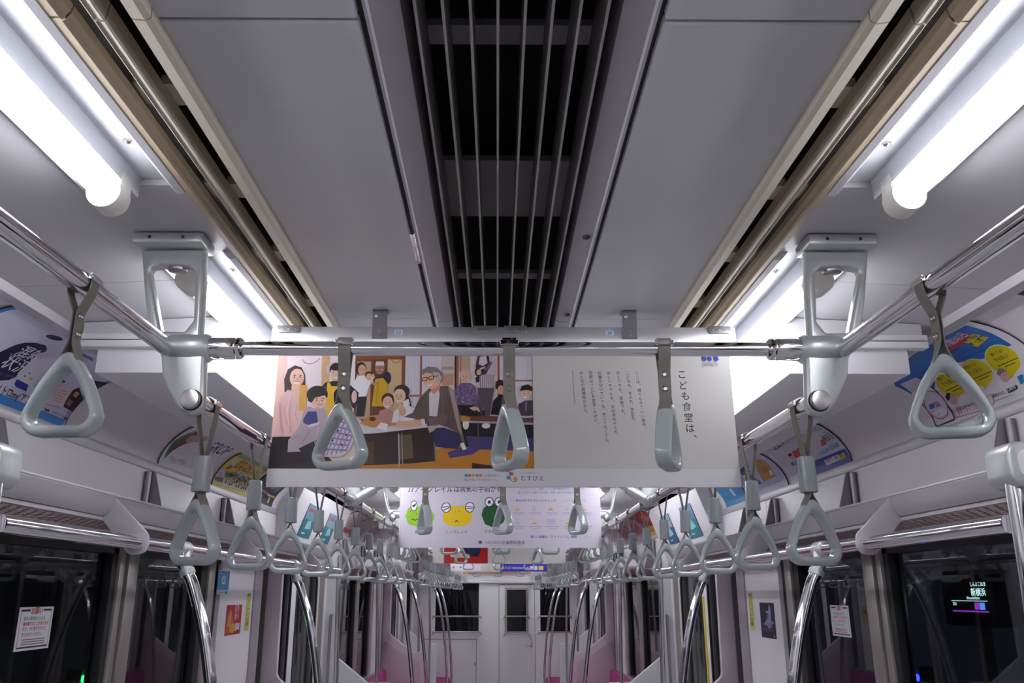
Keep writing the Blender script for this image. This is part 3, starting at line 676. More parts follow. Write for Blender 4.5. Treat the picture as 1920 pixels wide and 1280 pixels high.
# ------------------------------------------------------------------ luggage racks, poles, seats, partitions
def ipol(path, n=5): return smooth_path(path, n)
for (b, nm, l) in BAYS:
    e = min(b + l, YE - .02)
    for s in (-1, 1):
        sd = SIDE[s]
        g = thing('luggage_rack', f'overhead luggage rack with netting along the {sd} wall of the {nm} seat bay', 'luggage rack', (s * 1.05, b, Z(.115)), group='luggage racks above the windows')
        MB().cyl((s * .87, b + .0175, Z(.115)), (s * .87, e - .044, Z(.115)), .0165, 20).build('front_bar', M['chrome'], g)
        MB().py([(s * .940, Z(.226)), (s * .936, Z(.222)), (s * .944, Z(.192)), (s * .958, Z(.178)), (s * .975, Z(.176)), (s * .975, Z(.180)), (s * .96, Z(.184)), (s * .950, Z(.196)), (s * .946, Z(.226))], b + .05, e - .05).build('front_fascia', M['rackp'], g)
        MB().box(s * .936, s * .948, b + .05, e - .05, Z(.2245), Z(.2295), bevel=.0015, seg=1).build('fascia_edge', M['rackl'], g)
        ys = [y for y in (b + .61, b + 1.62, b + 2.67) if y < e - .1]
        for y in ys:
            MB().plate([(s * p, Z(q)) for p, q in rounded([(.965, .229), (.946, .229), (.848, .136), (.844, .090), (.890, .087), (.965, .172)], [.004, .008, .022, .022, .022, .01], 5)], [], y - .004, y + .004, bevel=.0015).build('arm', M['rackp'], g)
        for y in [b + q for q in (.58, 1.53, 2.39, 2.83) if b + q < e - .1]:
            sp = MB().plate([(s * p, Z(q)) for p, q in rounded([(1.252, .412), (1.222, .412), (1.186, .29), (1.16, .19), (1.252, .19)], [0, .012, .02, 0, 0], 4)], [], y - .008, y + .004, bevel=.0012).build('wall_bracket', M['plate2'], g)
            MB().cyl((s * 1.237, y - .02, Z(.285)), (s * 1.237, y - .02, Z(.408)), .0115, 14).build('bracket_rod', M['clip'], sp)
        # net: diagonal wires in the shelf plane
        nt = MB(); x0, x1 = .962, 1.245; st = .036; wdt = x1 - x0; k = int((e - b) / st)
        def zz(x): return Z(.182 - (x - x0) / wdt * .03)
        for i in range(-int(wdt / st), k):
            for dr in (1, -1):
                ya, yb = (b + i * st, b + i * st + wdt) if dr > 0 else (b + i * st + wdt, b + i * st)
                t0, t1 = 0, 1
                lo, hi = b + .06, e - .06
                if ya < yb: t0 = max(0, (lo - ya) / (yb - ya)); t1 = min(1, (hi - ya) / (yb - ya))
                else: t0 = max(0, (ya - hi) / (ya - yb)); t1 = min(1, (ya - lo) / (ya - yb))
                if t1 - t0 < .02: continue
                p = Vector((s * (x0 + wdt * t0), ya + (yb - ya) * t0, zz(x0 + wdt * t0))); q = Vector((s * (x0 + wdt * t1), ya + (yb - ya) * t1, zz(x0 + wdt * t1)))
                nt.tube([p, q], .0032, 4)
        nt.build('shelf_net', M['mesh'], g, smooth=0)
        MB().box(s * .96, s * .975, b + .055, e - .05, Z(.168), Z(.176)).box(s * 1.235, s * 1.249, b + .055, e - .05, Z(.145), Z(.16)).build('net_frame', M['rackp'], g)
        # upright poles
        for y, wh in ((b + .005, 'near'), (e - .03, 'far')):
            if wh == 'far' and l < 3: continue
            o = thing('seat_end_pole', f'straight pole at the {wh} end of the {sd} bench, {nm} seat bay', 'pole', (s * .87, y, Z(-1.6)), group='straight poles at the bench ends')
            MB().tube(ipol([(s * .880, y, Z(.20)), (s * .877, y, Z(.0)), (s * .868, y, Z(-.3)), (s * .862, y, Z(-.605)), (s * .862, y, Z(-1.2)), (s * .862, y, Z(-1.6))], 4), .0135, 16).build('tube', M['brushed' if b > 2 else 'chrome'], o)
            if wh == 'near':
                bx = MB(); pr = rounded([(.861, .174), (1.035, .174), (1.035, .252), (.861, .252)], .022, 6)
                bx.plate([(s * p, Z(q)) for p, q in pr], [], y - .03, y + .045, bevel=.006); bx.build('end_housing', M['cast'], o)
                pi_ = rounded([(.877, .188), (1.019, .188), (1.019, .238), (.877, .238)], .016, 6)
                MB().plate([(s * p, Z(q)) for p, q in pi_], [], y - .033, y - .028, bevel=.001).build('housing_face', M['wall'], o)
        for y, wh in ((b + .90, 'nearer'), (b + 2.20, 'farther')) if l > 3 else ((b + .5, 'nearer'), (b + 1.6, 'farther')):
            o = thing('curved_pole', f'{wh} of two curved poles rising from the {sd} bench, {nm} seat bay', 'pole', (s * .7, y, Z(-1.6)), group='curved poles between bench and rack')
            path = [(.868, .105), (.855, .06), (.832, .02), (.79, -.10), (.755, -.25), (.722, -.45), (.695, -.66), (.672, -.90), (.66, -1.17), (.655, -1.6)]
            MB().tube(ipol([(s * x, y, Z(z)) for x, z in path], 4), .0165, 18).build('tube', M['chrome'], o)
            j = MB(); j.lathe((s * .87, y - .03, Z(.115)), (0, 1, 0), [(0, .0185), (.003, .0215), (.057, .0215), (.06, .0185)], 22)
            j.tube([(s * .868, y, Z(.108)), (s * .862, y, Z(.085)), (s * .8535, y, Z(.062)), (s * .8525, y, Z(.060)), (s * .847, y, Z(.048))], [.020, .0175, .0175, .0205, .0205], 18)
            j.build('tee_joint', M['cast'], o)
        # bench and end partitions
        if b > 2:
            g = thing('bench_seat', f'long magenta bench seat along the {sd} wall of the {nm} seat bay', 'bench', (s * 1.0, b, Z(-1.6)), group='magenta bench seats')
            MB().box(s * .70, s * 1.22, b + .06, e - .06, Z(-1.26), Z(-1.17), bevel=.03, seg=3).build('cushion', M['seat'], g)
            MB().prism([(s * 1.26, b + .06, Z(-1.16)), (s * 1.16, b + .06, Z(-1.16)), (s * 1.20, b + .06, Z(-.78)), (s * 1.26, b + .06, Z(-.78))], (0, e - b - .12, 0), bevel=.02).build('backrest', M['seat'], g)
            MB().box(s * .80, s * 1.25, b + .06, e - .06, Z(-1.6), Z(-1.26)).build('seat_base', M['white2'], g)
        for y, wh in ((b + .03, 'near'), (e - .065, 'far')):
            if (b < 2 and wh == 'near') or (b > 11 and wh == 'far'): continue
            g = thing('seat_partition', f'{"white" if wh == "near" else "pinkish"} sloping partition at the {wh} end of the {sd} bench, {nm} seat bay', 'partition', (s * 1.0, y, Z(-1.6)), group='bench end partitions')
            ol = rounded([(1.258, .19), (1.178, .19), (1.172, -.42), (.955, -.585), (.93, -.605), (.775, -.605), (.775, -1.35), (1.258, -1.35)], [0, .004, .05, .03, .02, .012, .03, 0], 5)
            MB().plate([(s * p, Z(q)) for p, q in ol], [], y, y + .036, bevel=.006).build('panel', M['white2' if wh == 'near' else 'pink'], g)
            il = rounded([(1.238, -.50), (1.20, -.50), (.965, -.66), (.84, -.70), (.84, -1.08), (1.238, -1.08)], [.02, .05, .05, .04, .04, .02], 5)
            yy = y + .036 if wh == 'near' else y - .004
            MB().plate([(s * p, Z(q)) for p, q in il], [], yy, yy + .004, bevel=.0015).build('inset_panel', M['pink2'], g)
            if wh == 'near':
                MB().tube([(s * 1.205, y, Z(-.15)), (s * 1.205, y - .04, Z(-.15)), (s * 1.205, y - .04, Z(-.75)), (s * 1.205, y, Z(-.75))], .011, 12).build('grab_handle', M['brushed'], g)

# ------------------------------------------------------------------ hanging posters and their frames
def poster_frame(y, lb, detail):
    g = thing('poster_frame', lb, 'poster frame', (0, y, Z(ZC)), group='poster frames across the ceiling')
    MB().box(-.534, .534, y - .008, y + .008, Z(.542), Z(.589), bevel=.002).build('clamp_bar', M['alu'], g)
    for x in (-.287, .290):
        br = MB().box(x - .017, x + .017, y - .012, y - .0085, Z(.560), Z(.629), bevel=.001, seg=1).box(x - .017, x + .017, y - .012, y + .02, Z(.6265), Z(.6295))
        bo = br.build('ceiling_bracket', M['clip'], g)
        if detail:
            MB().lathe((x - .008, y - .012, Z(.613)), (0, -1, 0), [(0, .005), (.003, .0045), (.004, .002)], 14).lathe((x, y - .012, Z(.578)), (0, -1, 0), [(0, .006), (.0012, .006)], 14).lathe((x + .001, y - .012, Z(.567)), (0, -1, 0), [(0, .003), (.002, .003)], 10).build('screw', M['chrome'], bo)
    if detail:
        for x in (-.495, -.044, .026, .497):
            c = MB().plate([(x + p, Z(q)) for p, q in rounded([(-.026, .591), (.026, .591), (.026, .5735), (-.026, .5735)], [0, 0, .006, .006], 4)], [], y - .0115, y - .008, bevel=.0008).build('clip', M['clip'], g)
            MB().lathe((x - .015, y - .0115, Z(.581)), (0, -1, 0), [(0, .0025), (.001, .0025)], 10).lathe((x, y - .0115, Z(.581)), (0, -1, 0), [(0, .0028), (.001, .0028)], 10).lathe((x + .016, y - .0115, Z(.581)), (0, -1, 0), [(0, .0025), (.001, .0025)], 10).build('rivet', M['brushed'], c)
        for x, t in ((-.243, '23'), (.243, '24')):
            pr = Print(); pr.text(t, .0095, .0062, .0105, '#2a50b8', 'c', True)
            pr.build('number_sticker', g, lambda u, v, h, x=x: (x - .0095 + u, y - .0086 - h, Z(.5685) + v), (0, .019, 0, .0125), base='#c9dcf5', thick=.0003, eps=.00008, label='small blue printed number sticker')
    return g
frames = [(1.862, 'aluminium poster frame nearest the camera with number stickers', True), (4.41, 'aluminium poster frame above the frog poster', False), (6.76, 'aluminium poster frame at the start of the middle seat bay', False), (9.31, 'aluminium poster frame at the far end of the middle seat bay', False), (11.66, 'aluminium poster frame nearest the end wall', False)]
for y, lb, dt in frames: poster_frame(y, lb, dt)

W1 = 1.034
def px1(x, y):                       # drawing units of the photo poster -> metres from its lower left corner
    k = (y - 650) / 265.0
    xl = 513.0 - 8 * k; xr = 1376.5 + 5.5 * k
    return ((x - xl) / (xr - xl) * W1, (915 - y) * .001222 - .0)
def poster(name, y, pr, label, base='#d9d7d4', w=W1, h=.3205, amp=.0025, ph=0.0):
    def pl(fn, t, n):                # straight between the creases of the sheet, so print and paper stay together
        t = min(max(t, 0), 1) * n; i = min(int(t), n - 1); return fn(i / n) + (fn((i + 1) / n) - fn(i / n)) * (t - i)
    def mp(u, v, hh):
        return (-w / 2 + u, y - hh + pl(lambda a: amp * sin(a * w * 8.5 + ph), u / w, 16) + pl(lambda a: -.012 * (1 - a) ** 2, v / h, 4), Z(.221) + v)
    g = thing('hanging_poster', label, 'poster', (0, y, Z(.22)), group='posters hanging across the aisle')
    pr.build('printed_sheet', g, mp, (0, w, 0, h), base=base, ucuts=16, vcuts=4, thick=.0008, eps=.000014)
    return g

p = Print(px1)
R, E_, PO, LN, TX = p.rect, p.ell, p.poly, p.line, p.text
R(505, 640, 999, 883, '#e9d3bd')                                   # room
R(528, 640, 606, 790, '#efe0e4'); R(505, 640, 530, 883, '#efc6b8'); R(596, 640, 612, 760, '#d6ae7e'); R(612, 640, 672, 760, '#eee6e8')
LN([(558, 676), (563, 682), (570, 685), (578, 684), (586, 680), (592, 674)], 1.6, '#b08a74')
R(660, 640, 752, 800, '#7c4f2e'); R(664, 680, 690, 790, '#c9a488'); R(692, 672, 722, 795, '#6a4226'); R(722, 640, 750, 800, '#d4b288'); R(660, 640, 756, 676, '#8e4f30')
LN([(728, 676), (734, 682), (742, 682), (747, 676)], 1.5, '#a8745a')
R(749, 640, 756, 810, '#8a4a2c')
R(756, 640, 784, 745, '#d8d2de'); R(788, 640, 823, 745, '#dcd8e4'); R(824, 640, 850, 720, '#d6c2bd'); R(757, 749, 783, 830, '#dcd6de'); R(788, 749, 850, 830, '#d8d0d8')
for x in (762, 768, 774, 780, 794, 800, 806, 812, 818): LN([(x, 640), (x, 744)], .5, '#bdb6c6')
R(784, 640, 788, 830, '#9a6244'); R(756, 744, 850, 748, '#a67a58'); R(826, 690, 848, 696, '#b69a96'); R(826, 704, 848, 726, '#c79a88')
R(850, 640, 853.5, 800, '#3a2218'); R(853.5, 640, 858, 800, '#a36846'); R(858, 640, 932, 800, '#e6d4cc'); R(858, 640, 880, 700, '#c9a898'); R(860, 640, 863, 760, '#b08068')
R(932, 640, 936, 800, '#9c5c3c'); R(936, 640, 999, 800, '#dcd6de'); R(936, 716, 999, 719, '#a57454'); R(964, 640, 966, 790, '#c0a290')
for x in (942, 948, 954, 960, 972, 980, 988): LN([(x, 640), (x, 715)], .5, '#c2bac8')
# floor, shade under the tables
PO([(600, 883), (999, 883), (999, 846), (862, 840), (700, 858)], '#cf8a2c'); PO([(505, 883), (505, 835), (600, 845), (640, 883)], '#3b2a30')
PO([(668, 806), (815, 800), (815, 868), (770, 872), (668, 876)], '#3a2620'); PO([(745, 822), (770, 818), (775, 862), (748, 866)], '#6a5a44'); PO([(676, 836), (700, 832), (702, 872), (676, 874)], '#5a3d24')
PO([(848, 790), (999, 790), (999, 845), (866, 842)], '#1f1a20'); PO([(872, 822), (999, 826), (999, 850), (880, 846)], '#4a4078'); PO([(838, 852), (870, 842), (900, 846), (884, 856), (842, 862)], '#554488')
PO([(884, 871), (912, 875), (950, 879), (950, 883), (884, 883)], '#4a2226')
# back table
PO([(856, 788), (880, 783), (999, 788), (999, 796), (876, 792)], '#7e4a34'); PO([(866, 793), (999, 797), (999, 801), (866, 797)], '#b8aabc'); R(894, 800, 897, 842, '#5a4c50'); E_(872, 800, 6, 10, '#ece6e4'); E_(910, 803, 8, 5, '#ece6e8')
# background: man with child, cook
E_(671, 694, 10, 13, '#3a2620'); E_(673, 697, 7.5, 11, '#dba98c'); PO([(656, 730), (664, 708), (690, 706), (700, 716), (688, 726), (682, 748), (666, 750)], '#f2eef0'); PO([(667, 748), (684, 747), (680, 785), (664, 785)], '#231f26')
E_(687, 706, 8, 7, '#4a3028'); E_(687, 710, 6, 7, '#e3b294'); LN([(690, 722), (697, 714), (694, 704)], 4, '#e4b79a')
E_(707, 694, 9, 11, '#b57a68'); PO([(698, 688), (700, 680), (714, 680), (716, 688)], '#e2dcd8'); PO([(694, 716), (702, 706), (716, 704), (726, 712), (722, 724), (706, 728)], '#3c3430'); E_(722, 712, 7, 12, '#2b2a3a'); PO([(699, 714), (714, 712), (722, 722), (724, 766), (694, 766)], '#d8a81e'); LN([(694, 724), (706, 720)], 4, '#c98b6a')
# woman in pink
PO([(528, 740), (526, 715), (532, 696), (545, 688), (558, 692), (565, 706), (566, 725), (558, 735), (540, 738)], '#43353a'); E_(550, 712, 13.5, 17.5, '#efc2ad'); E_(550, 722, 6, 2.2, '#f8ece8'); LN([(544, 708), (548, 707)], 1.4, '#5a3a34'); LN([(555, 707), (559, 708)], 1.4, '#5a3a34'); LN([(551, 712), (552, 716)], 1, '#d79a86')
PO([(541, 724), (558, 726), (560, 742), (540, 742)], '#ecb9a2')
PO([(513, 822), (520, 750), (534, 735), (548, 740), (560, 738), (566, 752), (578, 800), (562, 820), (545, 824)], '#e6bcba'); LN([(528, 766), (534, 796), (545, 816)], 1.4, '#cf9f9e'); LN([(552, 764), (551, 782), (556, 800)], 1.4, '#cf9f9e'); PO([(510, 824), (545, 823), (575, 816), (585, 868), (505, 880)], '#2a2026')
R(556, 726, 570, 775, '#e2aa50')
# man in yellow apron
PO([(604, 694), (610, 684), (622, 680), (640, 682), (646, 694), (642, 704), (606, 704)], '#d2c6cf'); E_(624, 696, 13, 13, '#2a1e20'); E_(624, 703, 11, 14, '#eec2aa'); E_(624, 692, 12, 6, '#2a1e20'); E_(624, 711, 4.5, 1.6, '#f4e4de'); R(617, 714, 631, 722, '#e4b198')
PO([(594, 734), (604, 721), (618, 718), (634, 718), (650, 724), (668, 740), (668, 758), (606, 754)], '#2c2530'); PO([(592, 736), (604, 730), (610, 760), (616, 768), (604, 772)], '#d9d0da'); LN([(595, 742), (607, 738)], 1, '#6a6070'); LN([(597, 750), (609, 746)], 1, '#6a6070')
PO([(608, 722), (612, 720), (616, 728), (632, 728), (636, 720), (640, 722), (644, 740), (654, 790), (608, 790), (606, 752)], '#e9bc2c'); LN([(603, 762), (613, 772), (620, 780)], 5, '#e9b494')
# boy looking back
E_(590, 744, 20, 17, '#2e2226'); E_(594, 756, 14.5, 14.5, '#efc4ac'); PO([(572, 742), (580, 734), (600, 732), (610, 744), (602, 746), (586, 750), (580, 760), (573, 756)], '#2e2226'); LN([(588, 752), (592, 751)], 1.3, '#4a2e2a'); LN([(600, 751), (604, 751)], 1.3, '#4a2e2a'); LN([(594, 763), (601, 763)], 1.3, '#b5685c')
PO([(566, 776), (574, 766), (590, 772), (604, 770), (612, 790), (606, 830), (574, 850), (540, 852), (540, 830), (558, 806)], '#b9a8b2'); PO([(566, 790), (574, 776), (590, 776), (594, 796), (578, 803), (566, 797)], '#42407c'); PO([(574, 802), (595, 796), (597, 800), (578, 806)], '#dad6e4'); LN([(548, 828), (560, 820)], 1.2, '#8f8090'); PO([(560, 845), (600, 825), (612, 850), (580, 868)], '#2a2430')
# child in checked shirt
E_(631, 748, 11, 16, '#211a1e'); E_(660, 752, 7, 18, '#2a2026'); E_(660, 748, 5, 12, '#ecc3b4')
PO([(598, 860), (612, 815), (628, 792), (650, 780), (668, 788), (684, 800), (708, 802), (704, 812), (668, 812), (656, 846), (640, 860)], '#d6cbdc')
for i in range(6): LN([(604 + i * 4, 846 - i * 11), (648 + i * 3, 848 - i * 9)], 3.2, '#8d80a8')
for i in range(5): LN([(612 + i * 9, 858 - i * 2), (636 + i * 8, 794 + i * 1)], 2.8, '#9a8cb2')
for q in ((612, 846), (622, 830), (632, 812), (640, 838), (648, 820), (656, 800)): E_(q[0], q[1], 2.6, 2.6, '#5d5080', 6)
# front table
PO([(672, 798), (690, 784), (730, 780), (880, 786), (880, 794), (845, 796), (700, 808)], '#cb8c48'); PO([(668, 806), (700, 806), (845, 795), (846, 801), (700, 817), (672, 818)], '#d6d2da')
LN([(746, 818), (749, 878)], 2.4, '#bdb8be'); LN([(752, 817), (755, 876)], 2.0, '#a39ca2'); LN([(665, 826), (667, 870)], 2.6, '#bdb8be'); LN([(812, 806), (816, 870)], 2.4, '#8a7f78'); PO([(803, 803), (816, 802), (817, 812), (803, 808)], '#2a2226')
E_(696, 790, 6, 4, '#4a2a20'); E_(735, 789, 6, 6, '#6a2e24'); PO([(704, 806), (712, 796), (726, 800), (722, 812)], '#efe8ea')
# girls
E_(724, 753, 12, 12, '#3a2a26'); E_(724, 759, 9.5, 12, '#ecbfa4'); E_(724, 766, 4, 1.6, '#faf0ec'); PO([(702, 796), (710, 774), (722, 770), (734, 774), (738, 798)], '#bd8682')
E_(750, 738, 15, 13, '#3b2c2a'); PO([(758, 742), (766, 752), (769, 766), (762, 768), (756, 758)], '#2b2024'); E_(746, 747, 11.5, 14, '#edc3aa'); LN([(740, 754), (749, 755)], 1.6, '#f8ecea'); PO([(732, 797), (736, 776), (750, 766), (764, 764), (780, 776), (772, 797)], '#ece4e6'); E_(750, 770, 6, 9, '#e8b79c'); PO([(751, 758), (763, 752), (766, 762), (756, 768)], '#efe8ea')
# man with glasses
PO([(755, 786), (772, 778), (784, 750), (800, 734), (806, 730), (836, 727), (852, 738), (860, 775), (866, 815), (872, 838), (862, 832), (856, 815), (838, 806), (820, 800), (792, 799), (778, 790)], '#6c5a55'); PO([(838, 727), (850, 736), (858, 780), (866, 822), (858, 812), (848, 770)], '#b39c94')
PO([(802, 742), (808, 733), (820, 728), (822, 745), (818, 786), (803, 784)], '#dcd4d6'); PO([(805, 728), (820, 722), (823, 734), (812, 743), (806, 740)], '#d89a80')
PO([(787, 704), (792, 695), (806, 692), (820, 698), (824, 716), (818, 728), (806, 734), (796, 728), (789, 716)], '#ecb89e'); PO([(786, 706), (789, 696), (800, 690), (816, 692), (827, 702), (826, 718), (821, 722), (818, 712), (806, 704), (796, 702), (790, 706)], '#8a7b74'); PO([(808, 700), (820, 702), (826, 712), (822, 722), (817, 724)], '#c9b4ae')
LN([(789, 713), (789, 718), (797, 718), (798, 711), (790, 712)], 1.5, '#3a2c30'); LN([(801, 711), (802, 716), (810, 714), (810, 708), (801, 710)], 1.5, '#3a2c30'); LN([(797, 714), (801, 713)], 1.4, '#3a2c30'); LN([(810, 710), (819, 708)], 1.3, '#3a2c30'); LN([(797, 726), (803, 727), (808, 723)], 2, '#fbf2ee')
PO([(740, 800), (744, 794), (775, 793), (790, 790), (792, 802), (770, 806), (742, 806)], '#e6b193'); PO([(788, 790), (794, 790), (796, 802), (790, 803)], '#e8e2e6'); PO([(796, 792), (830, 780), (842, 790), (832, 800), (800, 804)], '#7c665f'); LN([(798, 790), (803, 803)], 2.5, '#43383a'); E_(752, 776, 7, 8, '#e2ab8c')
PO([(806, 808), (830, 806), (858, 816), (864, 832), (858, 846), (816, 842)], '#33315e'); PO([(862, 836), (868, 834), (874, 846), (866, 848)], '#ece6ea'); PO([(800, 804), (822, 801), (812, 812), (804, 816)], '#c7b0a8')
# grey haired woman, adult with baby, boys
E_(871, 706, 11, 12, '#cdb9b6'); E_(870, 711, 8.5, 12, '#e9b9a2'); LN([(866, 717), (873, 717)], 1.4, '#c6766a')
PO([(850, 740), (854, 728), (864, 722), (880, 722), (890, 728), (894, 752), (898, 770), (888, 774), (884, 762), (858, 764), (852, 756)], '#75608a')
rr = random.Random(5)
for i in range(60): E_(852 + rr.random() * 40, 726 + rr.random() * 38, 1.5, 1.3, rr.choice(['#b08aa8', '#4a3a66', '#9a7a9c', '#c8a0b4']), 5)
PO([(856, 764), (886, 764), (908, 776), (910, 784), (862, 784)], '#221c22'); E_(888, 771, 6, 4, '#e7b597'); E_(897, 772, 4, 5, '#e7b597'); LN([(880, 770), (886, 772)], 3, '#e7b597')
PO([(893, 734), (898, 700), (908, 674), (924, 670), (930, 690), (926, 733)], '#cdbcc2')
for x in (900, 904, 908, 912, 916, 920, 924): LN([(x, 706), (x - 1, 732)], 1.2, '#6e5a66')
PO([(894, 732), (926, 732), (920, 762), (916, 790), (908, 784), (906, 760), (902, 784), (896, 770)], '#5d4c5a'); PO([(896, 660), (914, 660), (918, 690), (910, 706), (894, 708), (890, 690)], '#43323e'); PO([(898, 672), (910, 670), (913, 684), (904, 690), (896, 686)], '#d9ced4'); E_(896, 701, 7.5, 9, '#2a2228'); E_(896.5, 702, 4.6, 5.5, '#e2b08c'); LN([(908, 692), (898, 696)], 3.5, '#e0b096'); LN([(920, 682), (914, 694), (906, 697)], 5, '#7a6070'); PO([(890, 712), (898, 708), (898, 720), (891, 722)], '#232030')
E_(936, 727, 8, 11, '#2a1e20'); E_(938, 736, 6, 9, '#d9a082'); PO([(919, 782), (924, 756), (936, 744), (952, 746), (966, 760), (968, 784), (930, 783)], '#1d181e')
E_(986, 740, 10.5, 13, '#ecbfa6'); PO([(974, 738), (978, 728), (990, 725), (998, 730), (998, 738), (986, 736)], '#251c1e'); E_(984, 750, 4, 1.6, '#faf0ee'); PO([(966, 784), (972, 762), (984, 756), (998, 755), (998, 785)], '#4b4150'); LN([(986, 758), (985, 776)], 3, '#8a8092'); PO([(978, 786), (998, 784), (998, 788), (980, 789)], '#c7bce0')
def face(cx, cy, r, tilt=0, smile=True):
    for d in (-.42, .42):
        E_(cx + d * r, cy - r * .12, r * .12, r * .09, '#4a342c', 8); LN([(cx + d * r - r * .2, cy - r * (.40 if d < 0 else .46)), (cx + d * r + r * .2, cy - r * (.46 if d < 0 else .40))], r * .07, '#8a6a5c')
    LN([(cx, cy), (cx - r * .08, cy + r * .28), (cx + r * .1, cy + r * .3)], r * .07, '#cf9478')
    if smile: PO([(cx - r * .36, cy + r * .5), (cx + r * .36, cy + r * .48), (cx + r * .2, cy + r * .68), (cx - r * .2, cy + r * .7)], '#fbf1ec'); LN([(cx - r * .38, cy + r * .49), (cx, cy + r * .52), (cx + r * .38, cy + r * .47)], r * .07, '#b5685c')
    else: LN([(cx - r * .25, cy + r * .56), (cx + r * .25, cy + r * .55)], r * .1, '#b5685c')
    E_(cx - r * .55, cy + r * .25, r * .22, r * .16, '#f0b8a4', 10); E_(cx + r * .55, cy + r * .25, r * .22, r * .16, '#f0b8a4', 10)
for q in ((551, 713, 13), (624, 704, 11), (724, 760, 9), (745, 749, 10.5), (870, 711, 8.5), (986, 743, 9), (673, 698, 7)): face(*q)
face(595, 757, 12, smile=False); face(707, 695, 7, smile=False)
# folds and lights in the printed clothes
for pts, c in (([(520, 760), (524, 800), (530, 818)], '#d3a3a2'), ([(540, 745), (536, 775), (542, 815)], '#f0cfcc'), ([(836, 742), (842, 770), (838, 796)], '#584843'), ([(826, 735), (830, 765), (824, 795)], '#7d6a64'), ([(790, 750), (782, 774)], '#574742'),
               ([(620, 735), (622, 765)], '#f2cc4a'), ([(640, 738), (646, 770)], '#d0a51e'), ([(580, 810), (566, 838)], '#9f8f9c'), ([(596, 806), (590, 836)], '#cfc2c9'), ([(746, 776), (748, 794)], '#d3c8cc'), ([(862, 732), (860, 758)], '#5e4a74'), ([(704, 720), (702, 760)], '#b98c14')):
    LN(pts, 1.6, c)
# text half
R(999, 640, 1385, 883, '#cfcdc9')
p.column('こども食堂は、', 1284, 705.5, 20.3, 18.0, '#2b2b2e', lean=2.1, bold=True)
for x, y, dx, t, st in ((1198, 703, .78, 'ここは、誰でもきていい場所。', 8.15), (1180.5, 703, .62, 'こどもも、大人も、学生も。', 7.7), (1162, 703, .72, 'ひとりでも、家族でも。', 8.0), (1144, 703, .7, 'おじいちゃんも、おばあちゃんも。', 7.95), (1126.5, 703, .6, 'お腹が空いていても、空いてなくても。', 7.9), (1109, 703, .68, '名前は「こども食堂」だけど、', 7.5), (1091.5, 703, .7, 'みんなの居場所だから。', 7.9)):
    p.column(t, x, y, st, 7.6, '#3c3c3e', lean=dx)
for i in range(24): R(1074 + i * .12, 699 + i * 2.75, 1075.6 + i * .12, 700.9 + i * 2.75, '#8a8886')
for x, w in ((1324, 6.5), (1334.5, 6.5), (1346, 8)): PO([(x, 660), (x + w * .7, 660), (x + w + 1.5, 677), (x + 4, 680.5), (x, 676)], '#2a3fae')
TX('JAPAN', 1322.5, 689.5, 10.5, '#8f8c9c', 'l', False, -1)
# foot strip
R(500, 882.3, 1390, 915, '#dbd9dc')
for x, c in ((873.3, '#3f8fc0'), (880, '#e2603c'), (886.8, '#eda05c'), (893.6, '#7aa6c4'), (900, '#e6707c')): E_(x, 894.5, 2.9, 2.9, c, 12)
TX('の支援を通じて、', 905, 896.5, 4.6, '#6a6a70', 'l', False, -1); TX('誰もが安心できる社会をつくる。', 870.5, 904, 4.3, '#6a6a70', 'l', False, -1)
LN([(952, 889), (954.5, 893), (955, 899), (957, 904), (961, 906.5), (965, 905), (968, 901)], 1.3, '#7a6a58'); E_(957.5, 891.5, 3.4, 3.4, '#d8526c', 14); E_(951.3, 898.5, 3.6, 3.6, '#4a92b4', 14); E_(963.5, 900.5, 3.6, 3.6, '#d49a3a', 14); LN([(952, 888), (954, 892)], 1.4, '#4a3a30')
TX('こどもの居場所をつくる', 973.5, 891.5, 3.3, '#8c8a90', 'l', False, -1)
for i, (ch, c) in enumerate((('む', '#4a5a70'), ('す', '#4a4644'), ('び', '#5a5450'), ('え', '#9a4a44'))): TX(ch, 978.5 + i * 11.3, 899.5, 10, c, 'c', True, -1)
poster('photo', 1.862, p, 'wide hanging poster with a photo of people around low tables and vertical writing')

def px2(x, y):                      # drawing units of the frog poster
    return ((x - 741.5) / 391.5 * W1, (1027 - y) * .00267)
p = Print(px2); R, E_, PO, LN, TX = p.rect, p.ell, p.poly, p.line, p.text
TX('♪♪アイフレイルは', 757, 921.5, 14, '#2e2e34', 'l', True, -1, sx=.92); TX('病気の手前かも', 858, 921, 14, '#2e2e34', 'l', True, -1, sx=.86)
PO([(753.5, 968), (757, 955), (764, 947), (774, 949), (790, 949), (803, 955), (809.5, 966), (808, 976), (801, 984), (788, 988), (772, 987), (759, 982)], '#8fc326')
E_(769, 948, 6.8, 10.6, '#3a3442'); E_(769, 948, 5.4, 9.0, '#f2eef6'); PO([(764.5, 948.5), (773.5, 942.5), (772, 949), (768, 950.5)], '#3a3442'); LN([(765.5, 974.5), (769, 973), (772, 976), (776, 973), (780, 976), (784, 974), (790, 976)], 1.6, '#33352a'); E_(775, 964, .8, 1.6, '#33352a', 8); E_(763, 958.5, 1.2, .9, '#4d6a1c', 8)
PO([(826, 970), (829, 958), (838, 950), (846, 948.5), (866, 948.5), (876, 952), (883, 960), (883, 970), (878, 980), (868, 986), (848, 987.5), (835, 984), (828, 978)], '#eecb16')
for cx, cy in ((832, 951.5), (878, 951)): E_(cx, cy, 9.4, 9.8, '#3a3442'); E_(cx, cy, 7.9, 8.3, '#f2eef6')
LN([(824.5, 951), (840, 948.5)], 1.6, '#4a4658'); LN([(825, 957), (839.5, 951)], 1.6, '#4a4658'); LN([(871, 949.5), (885.5, 950.5)], 1.6, '#4a4658'); LN([(871, 953.5), (885, 953)], 1.6, '#4a4658')
